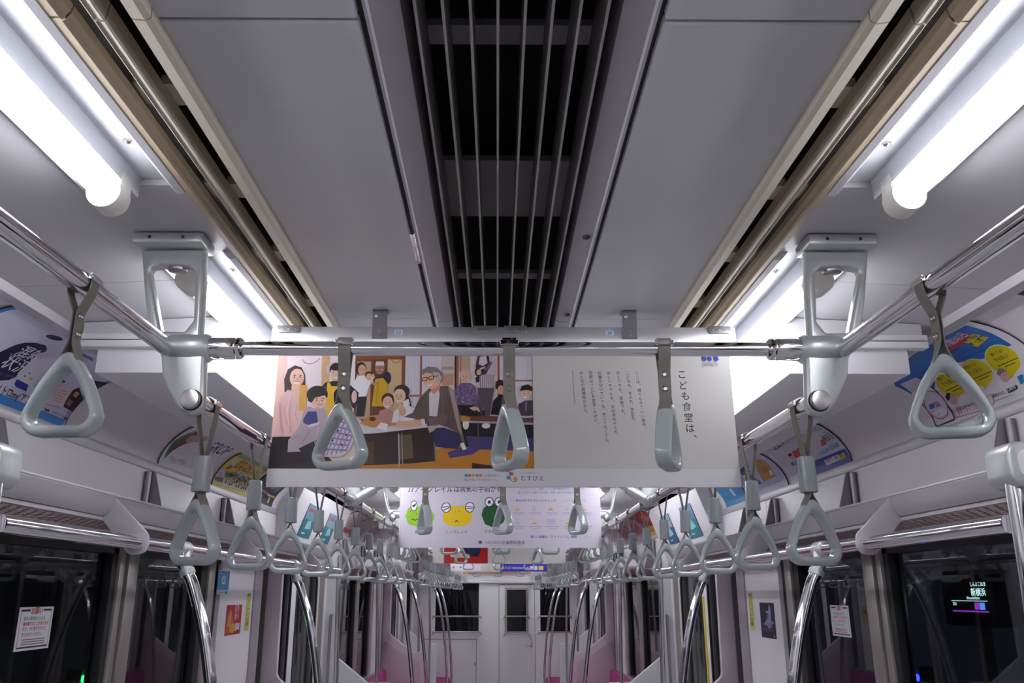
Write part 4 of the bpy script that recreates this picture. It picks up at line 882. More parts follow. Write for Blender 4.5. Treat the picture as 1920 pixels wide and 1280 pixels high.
LN([(850.5, 979.5), (851.5, 976.5), (853, 975.8), (854.5, 976.8), (855.5, 979.5)], 1.5, '#3a3420'); E_(850.5, 959.5, 1, 1, '#8a7410', 8); E_(857.5, 958.5, 1, 1, '#8a7410', 8)
PO([(901, 966), (904, 954), (912, 946), (925, 944), (938, 947), (946, 955), (948, 967), (944, 979), (934, 986.5), (920, 988), (908, 983)], '#1d5a2c')
for cx in (916, 935): E_(cx, 941, 9.2, 9.4, '#2e2c34'); E_(cx, 941, 7.6, 7.8, '#f4f0f6'); R(cx - 2.5, 938, cx + 2.5, 944, '#242228')
LN([(919, 977), (933, 977)], 1.3, '#123018')
for t, x in (('疲れ目', 783), ('しょぼしょぼ', 853.5), ('夕方見づらい', 928)): TX(t, x, 997, 7.2, '#4a4458', 'c', False, -1)
TX('◉', 899, 1017, 9, '#4a4a90', 'c', False, -1); TX('公益社団法人', 908, 1019, 5.6, '#6a668c', 'l', False, -1); TX('日本眼科医会', 942, 1020, 7.4, '#55508a', 'l', True, -1); R(918, 1022.3, 980, 1023, '#c79aae')
TX('アイフレイルは、加齢によって目の機能が低下した状態です。', 975, 917, 5.0, '#6a6aa8', 'l', False, -1, sx=.95); TX('放っておくと進行しますが、早めに気づき予防できます。', 972, 924.5, 5.2, '#6a6aa8', 'l', False, -1, sx=.95)
TX('あなたもアイフレイルチェック！', 968, 940, 5.6, '#5a5aa8', 'l', True, -1); TX('２つ以上あてはまる方は', 1060, 939.5, 4.2, '#8a8ab8', 'l', False, -1)
for i in range(5):
    for j in range(2):
        x, y = 971 + i * 32.5, 952 + j * 26
        E_(x, y - 2, 3.2, 3.2, '#d8c7b2', 10); PO([(x - 5, y + 5), (x - 3, y + 1.5), (x + 3, y + 1.5), (x + 5, y + 5)], '#c8b8ce' if (i + j) % 2 else '#d9b46a')
        if (i, j) == (2, 1): R(x - 7, y - 5, x + 9, y + 5, '#c3bcd8')
        LN([(x - 10, y + 9), (x + 14, y + 9)], 1.3, '#b3adc6'); LN([(x - 6, y + 12.5), (x + 12, y + 12.5)], 1.3, '#bcb6cc')
TX('詳しい情報は「アイフレイル」検索', 996, 1008.5, 5.6, '#5c62b6', 'l', True, -1); R(1098, 1004, 1112, 1009.5, '#c9c6dc')
for x in (1113, 1118, 1123.5): PO([(x, 905), (x + 3, 905), (x + 4, 912), (x + 1.5, 914), (x, 912)], '#3a44b0')
poster('frogs', 4.405, p, 'hanging poster with green and yellow cartoon frogs, seen below the photo poster', base='#d2ccd8', ph=1.2)

def px3(x, y): return ((x - 816) / 243. * W1, (1057 - y) * .00435)
p = Print(px3); R, E_, PO, LN, TX = p.rect, p.ell, p.poly, p.line, p.text
R(837, 985, 917, 1057, '#c01418'); PO([(870, 985), (905, 985), (904, 1035), (900, 1045), (880, 1045), (872, 1030)], '#1c1d4c'); PO([(848, 1042), (866, 1038), (884, 1042), (884, 1048), (850, 1046)], '#d8c6c0')
TX('読むメイク、', 955, 1028, 15, '#2e2e34', 'l', True, -1); TX('会える', 930, 1029, 13, '#3456c0', 'l', True, -1); TX('新刊発売', 1025, 1029, 8, '#d0302c', 'l', True, -1); LN([(935, 1040), (1045, 1040)], 1, '#c8c6c4')
poster('red', 6.755, p, 'hanging poster with a red picture block on its left half, third from the camera', ph=2.0)
def px4(x, y): return ((x - 846) / 185. * W1, (1074 - y) * .00575)
p = Print(px4); R, E_, PO, LN, TX = p.rect, p.ell, p.poly, p.line, p.text
R(942, 1060, 1031, 1074, '#3a3cae'); R(942, 1030, 1031, 1060, '#e6e2ee'); TX('求人は hellometro.jp', 944, 1069, 6, '#dfe4ff', 'l', True, -1); R(998, 1064, 1013, 1071, '#cfd6f2'); R(1015, 1064, 1024, 1071, '#d8c85a'); R(848, 1061, 905, 1072, '#eee8f0'); E_(853, 1066, 2, 2, '#d05a5a', 8); E_(866, 1066, 2, 2, '#5a7ad0', 8)
poster('blue band', 9.305, p, 'hanging poster with a blue band at the lower right, fourth from the camera', ph=.4)
p = Print(); p.rect(.05, .02, .95, .07, '#d8a890'); p.rect(.1, .12, .5, .3, '#b9c6d8'); p.rect(.55, .12, .95, .3, '#e6d8b0')
poster('pale', 11.655, p, 'hanging poster nearest the end wall, pale with a thin orange strip', ph=.9)
# ------------------------------------------------------------------ adverts on the coves
CUM = [0]
for a, b in zip(COVE, COVE[1:]): CUM.append(CUM[-1] + math.hypot(b[0] - a[0], b[1] - a[1]))
VT = CUM[-1]
def covept(v):
    v = min(max(v, 0), VT); i = 0
    while i < len(CUM) - 2 and CUM[i + 1] < v: i += 1
    t = (v - CUM[i]) / (CUM[i + 1] - CUM[i]); a, b = COVE[i], COVE[i + 1]
    def nrm(k):
        p, q = COVE[max(k - 1, 0)], COVE[min(k + 1, len(COVE) - 1)]; dx, dz = q[0] - p[0], q[1] - p[1]; l = math.hypot(dx, dz); return -dz / l, dx / l
    n0, n1 = nrm(i), nrm(i + 1)
    return a[0] + (b[0] - a[0]) * t, a[1] + (b[1] - a[1]) * t, n0[0] + (n1[0] - n0[0]) * t, n0[1] + (n1[1] - n0[1]) * t     # point and inward normal (towards -x, -z)
def covead(s, y0, y1, pr, label, base='#f2f0f4', top=None):
    w = y1 - y0; hgt = top or VT - .02
    g = thing('cove_advert', label, 'advert', (s * 1.2, (y0 + y1) / 2, Z(.45)), group='curved adverts above the windows')
    def mp(u, v, h):
        x, z, nx, nz = covept(v + .004); h += .006
        return (s * (x + nx * h), (y0 + u) if s < 0 else (y1 - u), Z(z + nz * h))
    pr.build('printed_sheet', g, mp, (0, w, 0, hgt), base=base, vlist=[c - .004 for c in CUM[1:-1] if .004 < c - .004 < hgt - .002], thick=.003, eps=.00004, edge='#1c1a24')
    return g
# places on the adverts, measured from the photograph: where a line of sight meets the cove
def sight(px, py):
    f, th, ps = 1580.0, radians(16.63), radians(.4); u, v = px - 943.5, 640 - py
    d = (u, f * cos(th) - v * sin(th), f * sin(th) + v * cos(th))
    return (d[0] * cos(ps) + d[1] * sin(ps), -d[0] * sin(ps) + d[1] * cos(ps), d[2])
def onc(s, y0, y1, px, py):
    d = sight(px, py)
    def g(v): x, z, _a, _b = covept(v); return (s * x + .015) * d[2] - z * d[0]
    lo, hi = 0.0, VT; gl = g(lo)
    if (g(hi) > 0) == (gl > 0):
        lo = lo if abs(gl) < abs(g(hi)) else hi; x, z, _a, _b = covept(lo); y = (s * x + .015) / d[0] * d[1]
        return ((y - y0) if s < 0 else (y1 - y), lo - .004)
    for _ in range(40):
        m = (lo + hi) / 2
        if (g(m) > 0) == (gl > 0): lo = m
        else: hi = m
    x, z, _a, _b = covept(lo); y = z / d[2] * d[1]
    return ((y - y0) if s < 0 else (y1 - y), lo - .004)
class AdPrint(Print):
    def __init__(p, s, y0, y1, X0, Y0, k): p.c = (s, y0, y1, X0, Y0, k); super().__init__(p.at)
    def at(p, x, y): s, y0, y1, X0, Y0, k = p.c; return onc(s, y0, y1, X0 + x / k, Y0 + y / k)
    def words(p, body, a, b, col, tall=1.0, bold=True):      # one line of writing between two measured ends
        (u0, v0), (u1, v1) = p.at(*a), p.at(*b); vs, _f = glyphs(body, bold); w = max(q[0] for q in vs) - min(q[0] for q in vs)
        dist = math.hypot(u1 - u0, v1 - v0); sz = dist / w * tall; T = p.T; p.T = lambda x, y: (x, y)
        p.text(body, u0, v0, sz, col, 'l', bold, 1, math.degrees(atan2(v1 - v0, u1 - u0)), 1 / tall); p.T = T
    def flat(p, x0, y0, x1, y1, col): T = p.T; p.T = lambda x, y: (x, y); p.rect(x0, y0, x1, y1, col); p.T = T
# left: app advert
p = AdPrint(-1, 1.75, 2.37, 0, 600, 5.817); E_, PO, LN, W = p.ell, p.poly, p.line, p.words
p.flat(0, 0, .014, .3, '#2f86d8'); p.flat(0, 0, .62, .024, '#2b86d8'); p.flat(.600, 0, .62, .3, '#5f80bc'); p.flat(.606, 0, .612, .3, '#d4d6ea')
PO([(1010, 640), (1230, 690), (1075, 800), (1000, 700)], '#1c1438'); PO([(820, 300), (1010, 390), (1010, 430), (830, 330)], '#6a88c4')
PO([(-60, 350), (60, 290), (150, 250), (260, 222), (400, 225), (490, 250), (508, 290), (480, 335), (420, 380), (330, 420), (255, 480), (200, 550), (150, 605), (70, 640), (-60, 650)], '#1d1c4a')
W('混雑', (140, 345), (385, 425), '#f4f4fa', 1.0); W('状況', (-25, 470), (215, 570), '#f4f4fa', 1.0); LN([(95, 345), (290, 440)], 7, '#b4b8dc'); W('リアルタイム', (300, 245), (480, 310), '#6a6c9c', 1.0, False); W('（すぐわかる）', (-50, 580), (120, 625), '#8082ac', 1.0, False)
E_(590, 165, 95, 26, '#1f1e44', rot=12)
PO([(180, 590), (300, 440), (470, 330), (620, 400), (330, 700), (140, 660)], '#efecf8'); PO([(135, 680), (165, 625), (290, 690), (265, 765), (150, 715)], '#2c3aa0'); E_(320, 625, 18, 20, '#e2c84a', 12); E_(250, 592, 9, 9, '#5a5a78', 8); E_(305, 560, 9, 9, '#5a5a78', 8); PO([(330, 350), (470, 330), (560, 380), (430, 400)], '#dcd8ec')
PO([(540, 880), (640, 690), (780, 735), (660, 930)], '#eed6cc'); PO([(560, 660), (620, 610), (640, 640), (590, 690)], '#e8c478')
for i in range(5): LN([(620 - i * 12, 740 + i * 30), (710 - i * 14, 765 + i * 30)], 9, '#d8a090')
LN([(500, 760), (450, 820), (470, 840)], 5, '#7a6ab0'); LN([(690, 640), (560, 800)], 4, '#a090c0')
PO([(670, 930), (780, 745), (850, 712), (950, 880), (850, 1020)], '#241230'); PO([(690, 900), (740, 840), (780, 870), (735, 930)], '#a25a70'); PO([(775, 800), (815, 755), (855, 780), (810, 830)], '#c9a040'); E_(672, 645, 26, 14, '#20204a', 10, 20); E_(460, 828, 14, 12, '#20204a', 8)
for x, y, c in ((400, 940, '#4a4458'), (485, 972, '#7a4a52'), (695, 1063, '#6a4a70'), (750, 1085, '#3a8ac0')): PO([(x - 28, y - 22), (x + 26, y - 10), (x + 28, y + 24), (x - 26, y + 12)], c)
W('東京メトロ', (540, 1010), (655, 1050), '#6a6a88', 1.0, False); W('メトロmy!アプリ', (-90, 765), (330, 925), '#1c2238', 1.15)
LN([(420, 880), (640, 945)], 5, '#8a84c0'); LN([(100, 720), (260, 780)], 4, '#a8a4c4')
covead(-1, 1.75, 2.37, p, 'curved white and blue advert with a navy bubble, nearest one on the left', '#dcdaf0')
# left: white advert with dark blue word
p = AdPrint(-1, 3.06, 3.60, 290, 780, 7.112); E_, PO, LN, W = p.ell, p.poly, p.line, p.words
PO([(105, 575), (150, 450), (250, 310), (400, 230), (560, 165), (440, 240), (330, 340), (200, 470)], '#2c8450'); PO([(105, 575), (200, 450), (330, 330), (440, 240), (560, 175), (570, 240), (460, 330), (300, 400), (170, 490)], '#8e3a40'); PO([(400, 300), (460, 250), (560, 230), (740, 265), (680, 310), (430, 350)], '#c9a9a0')
W('GROP', (635, 440), (905, 512), '#2c2c7a', 1.15); W('人材サービス', (630, 510), (730, 545), '#7a7a9a', 1.0, False); W('あなたらしい働き方を', (180, 560), (385, 618), '#8a88a0', 1.0, False); W('応援しています', (180, 610), (385, 668), '#d0a0a4', 1.0, False); W('求人', (640, 720), (690, 738), '#6a6a90', 1.2); W('採用', (620, 810), (665, 826), '#d08a98', 1.2)
covead(-1, 3.06, 3.60, p, 'curved white advert with green and red swoosh and dark blue letters, left', '#f0eef6')
# left: yellow telephone advert
p = AdPrint(-1, 3.66, 4.16, 290, 780, 7.112); E_, PO, LN, W = p.ell, p.poly, p.line, p.words
PO([(1060, 505), (1120, 462), (1530, 640), (1500, 715)], '#8fae6a'); PO([(1120, 462), (1190, 425), (1560, 560), (1530, 640)], '#c9a884'); PO([(1190, 425), (1300, 375), (1580, 470), (1560, 560)], '#7d8c7a')
PO([(960, 660), (1000, 590), (1060, 560), (1110, 590), (1050, 640)], '#ddd4d4'); PO([(930, 680), (1010, 635), (1030, 668), (960, 702)], '#a85a30'); PO([(840, 700), (940, 690), (930, 800), (800, 790)], '#ddd4e2'); PO([(785, 800), (895, 825), (890, 885), (780, 850)], '#3a3a80'); PO([(820, 795), (850, 720), (890, 730), (880, 810)], '#c8b4dc')
W('買取なら', (1030, 660), (1220, 735), '#a8421c', 1.2); W('おまかせ', (1040, 745), (1240, 815), '#8a7a10', 1.1); PO([(1250, 640), (1340, 655), (1310, 725), (1235, 690)], '#e0602a'); W('専門店', (1330, 740), (1430, 775), '#a8421c', 1.4); PO([(985, 738), (1215, 832), (1205, 872), (970, 782)], '#3c4a70'); E_(950, 762, 30, 42, '#4a9a4a', 14, 20); W('査定無料', (1040, 792), (1190, 850), '#dfe6f4', 1.0)
PO([(880, 905), (930, 800), (1260, 905), (1220, 1010)], '#e8eab8'); W('0120-430-506', (905, 893), (1195, 985), '#23231c', 1.7); LN([(920, 925), (1180, 1005)], 5, '#a08a30'); LN([(780, 900), (860, 930)], 6, '#b49c20')
covead(-1, 3.66, 4.16, p, 'curved yellow advert with a telephone number on the left', '#ead634')
p = Print(); R, E_, PO, LN, TX = p.rect, p.ell, p.poly, p.line, p.text
E_(.14, .15, .07, .045, '#d8d0d4', 18); E_(.15, .14, .03, .02, '#b03030', 12); E_(.28, .14, .06, .05, '#8a6a50', 16); E_(.36, .11, .04, .03, '#4a6a90', 12); R(0, .06, .22, .072, '#d0602a'); R(.2, .055, .3, .067, '#2a80b0'); R(.28, .05, .42, .062, '#d89a30'); E_(.17, .028, .035, .02, '#d0d4d8', 14); TX('✦', .05, .02, .03, '#f0f0f0', 'l'); R(.33, .015, .36, .045, '#c8c8cc')
covead(-1, 4.22, 4.66, p, 'curved dark advert with bright spots of colour, far end of the nearest left bay', '#2e2838')
# right: dark red one at the picture edge
p = Print(); R, E_, PO, LN, TX = p.rect, p.ell, p.poly, p.line, p.text
R(0, .15, .6, .29, '#2a2440'); R(0, .0, .6, .17, '#8a1f2c'); TX('食べ放題', .05, .07, .09, '#e8b02c', 'l', True, rot=3); E_(.45, .1, .05, .05, '#d8343c', 16); R(.04, .19, .2, .26, '#5a8ac8'); R(.22, .2, .42, .26, '#c05a30'); TX('祭', .46, .2, .06, '#f0d8c0', 'l', True)
covead(1, 1.04, 1.655, p, 'dark red curved advert cut by the right picture edge', '#8a1f2c')
# right: blue advert with yellow speech bubbles
p = AdPrint(1, 1.84, 2.42, 1680, 550, 4.741); E_, PO, LN, W = p.ell, p.poly, p.line, p.words
PO([(-60, 700), (0, 810), (150, 885), (130, 780), (180, 728), (280, 780), (350, 835), (380, 690), (540, 600), (800, 562), (850, 470), (1040, 440), (960, 390), (820, 320), (620, 262), (400, 380), (160, 520)], '#2672c4'); PO([(40, 790), (180, 730), (290, 785), (240, 860), (140, 860)], '#d8d4e4')
PO([(420, 490), (590, 330), (690, 352), (630, 420), (480, 490)], '#b8345e'); W('24時間365日', (430, 482), (650, 350), '#f4dbe4', 1.3)
PO([(605, 415), (680, 340), (757, 350), (690, 430)], '#e8d020'); PO([(675, 442), (765, 362), (832, 368), (735, 457)], '#e8d020'); W('運行情報', (618, 412), (745, 360), '#3a3a20', 1.0); W('すぐ届く', (690, 445), (815, 378), '#3a3a20', 1.0); W('通知でお知らせ', (455, 535), (600, 465), '#163f86', 1.2); W('遅れやスマホで', (500, 565), (690, 490), '#1a4f9a', 1.0, False); LN([(540, 590), (830, 465)], 6, '#1d559f')
for cx, cy, rx, ry, tail in ((965, 572, 168, 118, [(985, 690), (1122, 620), (1045, 748)]), (735, 690, 152, 114, [(780, 790), (885, 730), (808, 842)]), (500, 790, 146, 98, [(540, 860), (640, 815), (575, 915)])):
    PO([(cx + (x - cx) * 1.07, cy + (y - cy) * 1.06) for x, y in tail], '#efece8'); E_(cx, cy, rx * 1.05, ry * 1.06, '#efece8', 28, 28); E_(cx, cy, rx, ry, '#e2ce14', 28, 28); PO(tail, '#e2ce14')
    W('遅れてる？', (cx - 100, cy - 30), (cx + 10, cy - 75), '#4a4214', 1.1); W('でも安心！', (cx - 60, cy + 20), (cx + 60, cy - 30), '#4a4214', 1.1); LN([(cx - 40, cy + 60), (cx + 130, cy - 15)], 9, '#6a5e14'); LN([(cx + 20, cy + 65), (cx + 110, cy + 25)], 9, '#6a5e14')
E_(985, 722, 42, 54, '#dcaea4', 16, -25); PO([(915, 700), (925, 655), (960, 648), (1000, 680), (960, 690), (945, 720)], '#8a7a90'); E_(975, 710, 5, 5, '#4a3a44', 6); E_(1002, 700, 5, 5, '#4a3a44', 6); E_(528, 932, 36, 50, '#dcaea4', 16, -25); PO([(455, 900), (470, 868), (498, 872), (500, 905), (485, 945), (465, 925)], '#1c161a')
PO([(205, 930), (240, 830), (285, 782), (380, 850), (470, 970), (550, 1105), (540, 1125), (392, 1182), (370, 1170)], '#26224a'); PO([(215, 930), (248, 838), (285, 792), (376, 858), (462, 975), (538, 1106), (396, 1168), (380, 1160)], '#e4dfee')
E_(372, 978, 92, 150, '#b8303c', 28, -35); E_(372, 978, 85, 142, '#ddd8ec', 28, -35); PO([(308, 975), (350, 960), (365, 1000), (325, 1020)], '#3a70b8'); PO([(345, 955), (385, 945), (420, 985), (375, 1000)], '#b08a9c'); E_(415, 1050, 60, 40, '#f2eef6', 16, -20); E_(400, 1060, 5, 5, '#5a4a60', 6)
PO([(500, 1010), (545, 1040), (820, 930), (845, 1020), (560, 1100), (545, 1060)], '#c85a6a'); PO([(506, 1012), (548, 1044), (815, 938), (838, 1014), (566, 1092), (550, 1056)], '#f2eaf0'); W('登録はかんたん', (565, 1048), (745, 982), '#b03a50', 1.1, False); W('今すぐダウンロード', (580, 1082), (805, 1000), '#b03a50', 1.0)
PO([(835, 890), (870, 882), (900, 960), (880, 985)], '#d0909c'); PO([(838, 896), (866, 889), (893, 958), (878, 975)], '#efe8ee'); W('東京メトロ', (892, 918), (992, 880), '#3a3a4c', 1.1); LN([(910, 945), (1080, 890)], 4, '#7a7a88'); PO(rounded([(1003, 835), (1095, 798), (1112, 838), (1030, 878)], 8, 3), '#121218'); W('Q検索', (1025, 862), (1098, 830), '#e8e8ec', 1.0); PO(rounded([(1098, 722), (1150, 700), (1165, 780), (1135, 800)], 8, 3), '#2c86c8')
covead(1, 1.84, 2.42, p, 'curved blue advert with yellow speech bubbles on the right', '#e9e6ee')
# right: white advert with blue foot band
p = AdPrint(1, 2.98, 3.60, 1340, 780, 6.857); E_, PO, LN, W = p.ell, p.poly, p.line, p.words
PO([(1055, 660), (1690, 405), (1800, 600), (1130, 845)], '#383ea6'); PO(rounded([(1420, 560), (1595, 478), (1640, 548), (1462, 632)], 14, 3), '#e4e0ee'); W('お問合せ', (1455, 590), (1545, 555), '#3a3a50', 1.2); W('電話', (1568, 548), (1610, 530), '#3a3a50', 1.2); PO([(1608, 490), (1682, 455), (1702, 530), (1637, 562)], '#e0c83a'); W('求人', (1640, 530), (1680, 510), '#4a4210', 1.2); W('JUIN', (1085, 722), (1225, 662), '#dfe2fa', 1.2); LN([(1170, 760), (1235, 735)], 9, '#8a90d8')
for q, t in (([(1000, 570), (1235, 500), (1235, 572), (1025, 632)], ((1050, 605), (1210, 545))), ([(1365, 432), (1470, 392), (1492, 442), (1370, 492)], ((1385, 470), (1465, 435))), ([(1478, 362), (1590, 316), (1622, 376), (1500, 428)], ((1510, 400), (1600, 355)))): PO(q, '#58b0d4'); W('受付中です', t[0], t[1], '#d4ecf8', 1.2)
PO([(1000, 442), (1080, 410), (1135, 495), (1050, 530)], '#d8402c'); PO([(1108, 352), (1195, 322), (1225, 402), (1150, 425)], '#d8a030'); PO([(1370, 292), (1420, 258), (1455, 342), (1392, 375)], '#e06a68'); E_(995, 505, 26, 32, '#e8b898', 14, -30); E_(980, 482, 26, 20, '#2e2226', 14, -30); E_(1125, 425, 24, 30, '#e8b898', 14, -30); E_(1105, 400, 28, 18, '#2e2226', 14, -20); PO([(1150, 440), (1180, 470), (1195, 465), (1180, 430)], '#2a2c4a'); PO([(1010, 580), (995, 590), (1015, 625), (1025, 610)], '#2a2c4a')
W('始まる', (1445, 300), (1555, 262), '#38407a', 1.3); W('詳しくは', (1250, 180), (1400, 150), '#5a5a9c', 1.2); LN([(1400, 190), (1470, 190)], 6, '#9a98b4'); W('コエスト', (790, 425), (1010, 292), '#62627c', 1.3); PO([(750, 330), (820, 280), (880, 290), (860, 320), (780, 340)], '#aab0c4'); LN([(900, 300), (1170, 220)], 4, '#8a8aa4')
covead(1, 2.98, 3.60, p, 'curved white advert with a royal blue foot band on the right', '#dfdaea')
# right: pale blue advert with orange block
p = AdPrint(1, 3.66, 4.24, 1340, 780, 6.857); E_, PO, LN, W = p.ell, p.poly, p.line, p.words
PO([(250, 700), (340, 740), (420, 830), (500, 920), (540, 1040), (100, 1200), (60, 900)], '#8fb8e0'); PO([(520, 545), (600, 540), (660, 560), (800, 760), (640, 832), (560, 700)], '#dc9a3c'); PO([(600, 640), (680, 620), (720, 690), (630, 730)], '#c8862c'); PO([(700, 690), (740, 670), (770, 730), (730, 755)], '#efe4d4')
PO([(300, 700), (380, 630), (470, 700), (540, 790), (560, 820), (440, 850), (380, 760)], '#2a2858'); PO([(350, 720), (400, 690), (460, 760), (400, 790)], '#54506a'); PO([(360, 755), (395, 740), (412, 770), (380, 790)], '#e0dcc8'); PO([(430, 860), (570, 800), (620, 850), (480, 915)], '#3a68b8'); PO([(450, 710), (490, 690), (520, 740), (490, 760)], '#d8d4e0'); W('旅へ行こう', (310, 560), (440, 500), '#6a86bc', 1.2); LN([(780, 860), (880, 820)], 7, '#9aa0d0')
covead(1, 3.66, 4.24, p, 'curved pale blue advert with an orange block, right side of the nearest bay', '#c9d2ee')
p = Print(); p.rect(0, .0, .4, .12, '#3a86b8'); p.rect(.05, .14, .3, .2, '#7ab0d4'); p.text('夏', .2, .05, .05, '#e8f0f6', 'l', True)
covead(1, 4.28, 4.68, p, 'sky blue curved advert at the far end of the nearest bay, right side', '#7fb2da')
# middle and far bay adverts
def simple(s, y0, y1, cols, label, base):
    p = Print(); w = y1 - y0
    for (x0, v0, x1, v1, c) in cols: p.rect(x0 * w, v0, x1 * w, v1, c)
    covead(s, y0, y1, p, label, base)
simple(-1, 6.55, 7.15, [(0, .02, 1, .06, '#c84a50'), (0, .24, 1, .27, '#b86a60')] + [(.05, .085 + i * .022, .9, .091 + i * .022, '#c9b4b8') for i in range(7)], 'curved advert with red bands and printed lines, left side of the middle bay', '#e4dadc')
simple(-1, 7.2, 7.75, [(.1, .05, .5, .2, '#c9c2b6'), (.55, .04, .9, .12, '#b0a8a0')], 'pale grey curved advert, second on the left of the middle bay', '#d4cec8')
simple(-1, 8.0, 8.6, [(.1, .05, .6, .2, '#9ab0b8')], 'blue-grey curved advert, third on the left of the middle bay', '#d9d6dc')
p = Print(); p.poly([(0, .0), (.6, 0), (.6, .08), (.3, .07), (.1, .11), (0, .12)], '#e2c024'); p.poly([(.05, .1), (.3, .07), (.55, .09), (.6, .2), (.4, .27), (.1, .22)], '#c03040'); p.ell(.3, .16, .12, .04, '#e08a40', 16); p.ell(.48, .1, .08, .03, '#7a1a2a', 14)
covead(1, 6.5, 7.1, p, 'curved red and yellow advert, right side at the start of the middle bay', '#a8506a')
simple(1, 7.15, 7.7, [(.1, .05, .7, .18, '#d88a8a'), (.72, .04, .95, .1, '#e8c8c0')], 'pink curved advert, second on the right of the middle bay', '#e6c6c2')
simple(1, 7.8, 8.4, [(.1, .05, .7, .18, '#c87a70'), (.2, .19, .8, .24, '#8a8a98')], 'salmon curved advert, third on the right of the middle bay', '#dcb8b4')
# upright teal posters on the door headers
def headad(s, y0, y1, label, c1, c2):
    w = y1 - y0; p = Print(); h = .20
    p.rect(0, 0, w, .11, c1); p.rect(0, .11, w, .15, c2); p.rect(w * .1, .155, w * .6, .175, '#b5646a'); p.poly([(w * .3, .05), (w * .8, .06), (w * .6, .11), (w * .35, .10)], '#9fd0d6'); p.rect(w * .2, .02, w * .5, .03, '#cfe6e8')
    g = thing('door_poster', label, 'poster', (s * 1.18, (y0 + y1) / 2, Z(.36)), group='teal posters above the first doorway')
    d = Vector((-.135, 0, .365)).normalized(); n = Vector((-.365, 0, -.135)).normalized(); b0 = Vector((1.196, 0, .325))
    def mp(u, v, hh):
        q = b0 + d * v + n * (hh + .004); return (s * q.x, (y0 + u) if s < 0 else (y1 - u), Z(q.z))
    p.build('printed_sheet', g, mp, (0, w, 0, h), base='#7fa6bc', thick=.003, eps=.0001, edge='#1a1c22')
headad(-1, 5.08, 5.40, 'teal poster above the left doorway, the nearer of two', '#2f7f90', '#6fa6b4'); headad(-1, 5.72, 6.02, 'teal poster above the left doorway, the farther of two', '#2c8696', '#8fb8c2')
headad(1, 5.05, 5.37, 'teal poster above the right doorway, the nearer of two', '#2f8a94', '#5f8fb0'); headad(1, 5.72, 6.02, 'blue poster above the right doorway, the farther of two', '#2a5f92', '#a8a0b8')

# ------------------------------------------------------------------ stickers and notices
def wallprint(name, s, x, y0, y1, z0, z1, pr, label, cat, base, group=None, eps=.00012):
    g = thing(name, label, cat, (s * x, (y0 + y1) / 2, Z(z0)), group=group)
    pr.build('printed_face', g, lambda u, v, h: (s * (x - h), (y0 + u) if s < 0 else (y1 - u), Z(z0 + v)), (0, y1 - y0, 0, z1 - z0), base=base, thick=.0004, eps=eps, edge='#d0d0d4')
def notice():
    p = Print(); w, h = .18, .112
    p.rect(.012, .101, .055, .106, '#1c2038'); p.rect(.125, .101, .168, .106, '#1c2038'); p.rect(.012, .006, .168, .010, '#1c2038'); p.rect(.010, .006, .0115, .106, '#1c2038'); p.rect(.1685, .006, .170, .106, '#1c2038')
    p.text('お願い', .09, .1015, .021, '#d02c30', 'c', True)
    for i, (t, c) in enumerate((('電車は事故防止のため', '#3a8a78'), ('急停車することがあります', '#c84848'), ('ので、つり革や手すりに', '#c86060'), ('おつかまりください。', '#3a8a78'))): p.text(t, .026, .078 - i * .0135, .0112, c, 'l', True)
    for i, c in enumerate(('#c86a6a', '#8a8a98', '#c86a6a')): p.line([(.03, .028 - i * .006), (.15, .028 - i * .006)], .0024, c)
    return p
wallprint('safety_notice', -1, 1.2868, 2.365, 2.545, -.148, -.036, notice(), 'white request notice with red heading on the left window', 'notice', '#f3f2f4')
wallprint('safety_notice', 1, 1.2868, 3.265, 3.445, -.156, -.044, notice(), 'white request notice with red heading on the right window, behind the pole', 'notice', '#f3f2f4')
p = Print(); p.rect(0, .02, .165, .10, '#2b8fc8'); p.ell(.082, .062, .036, .022, '#5ab4e0', 20); p.rect(.06, .045, .105, .078, '#e6e8c8'); p.rect(.072, .052, .094, .071, '#7a9a9a'); p.text('Wi-Fi', .02, .086, .012, '#dff0fa', 'l', True); p.rect(.12, .003, .14, .014, '#3a4a6a'); p.line([(.02, .008), (.09, .008)], .003, '#a8c4dc')
wallprint('blue_sticker', -1, 1.2508, 3.885, 4.05, -.005, .10, p, 'square blue sticker on the white panel left of the first doorway', 'sticker', '#dfe8f2')
p = Print(); p.rect(0, .01, .245, .145, '#c01c30'); p.poly([(.0, .01), (.11, .01), (.13, .06), (.05, .11), (.02, .08)], '#d8662c'); p.poly([(.03, .04), (.06, .12), (.085, .09), (.075, .035)], '#e6a468'); p.ell(.11, .03, .045, .022, '#dcb428', 16); p.text('紅茶', .13, .10, .036, '#f3dfe2', 'l', True, rot=10); p.text('香る', .13, .065, .036, '#f3dfe2', 'l', True, rot=10); p.rect(.15, .015, .22, .05, '#e8d8dc'); p.rect(.17, .012, .215, .02, '#6a1c2a')
wallprint('red_card', -1, 1.2508, 4.05, 4.29, -.185, -.052, p, 'small red advert card on the white panel left of the first doorway', 'advert', '#c01c30')
def ytape(): 
    p = Print(); p.column('開くドアに注意', .03, .150, .0155, .017, '#7a7430', ysign=1) if False else None
    for i, ch in enumerate('開くドアに注意'): p.text(ch, .035, .165 - i * .0225, .021, '#6c6820', 'c', True, sx=2.4)
    return p
wallprint('yellow_door_warning', -1, 1.2508, 4.36, 4.43, -.175, .0, ytape(), 'narrow yellow warning strip beside the left corner trim', 'sticker', '#d8d86a')
wallprint('yellow_door_warning', 1, 1.2508, 4.36, 4.43, -.175, .0, ytape(), 'narrow yellow warning strip beside the right corner trim', 'sticker', '#d8d86a')
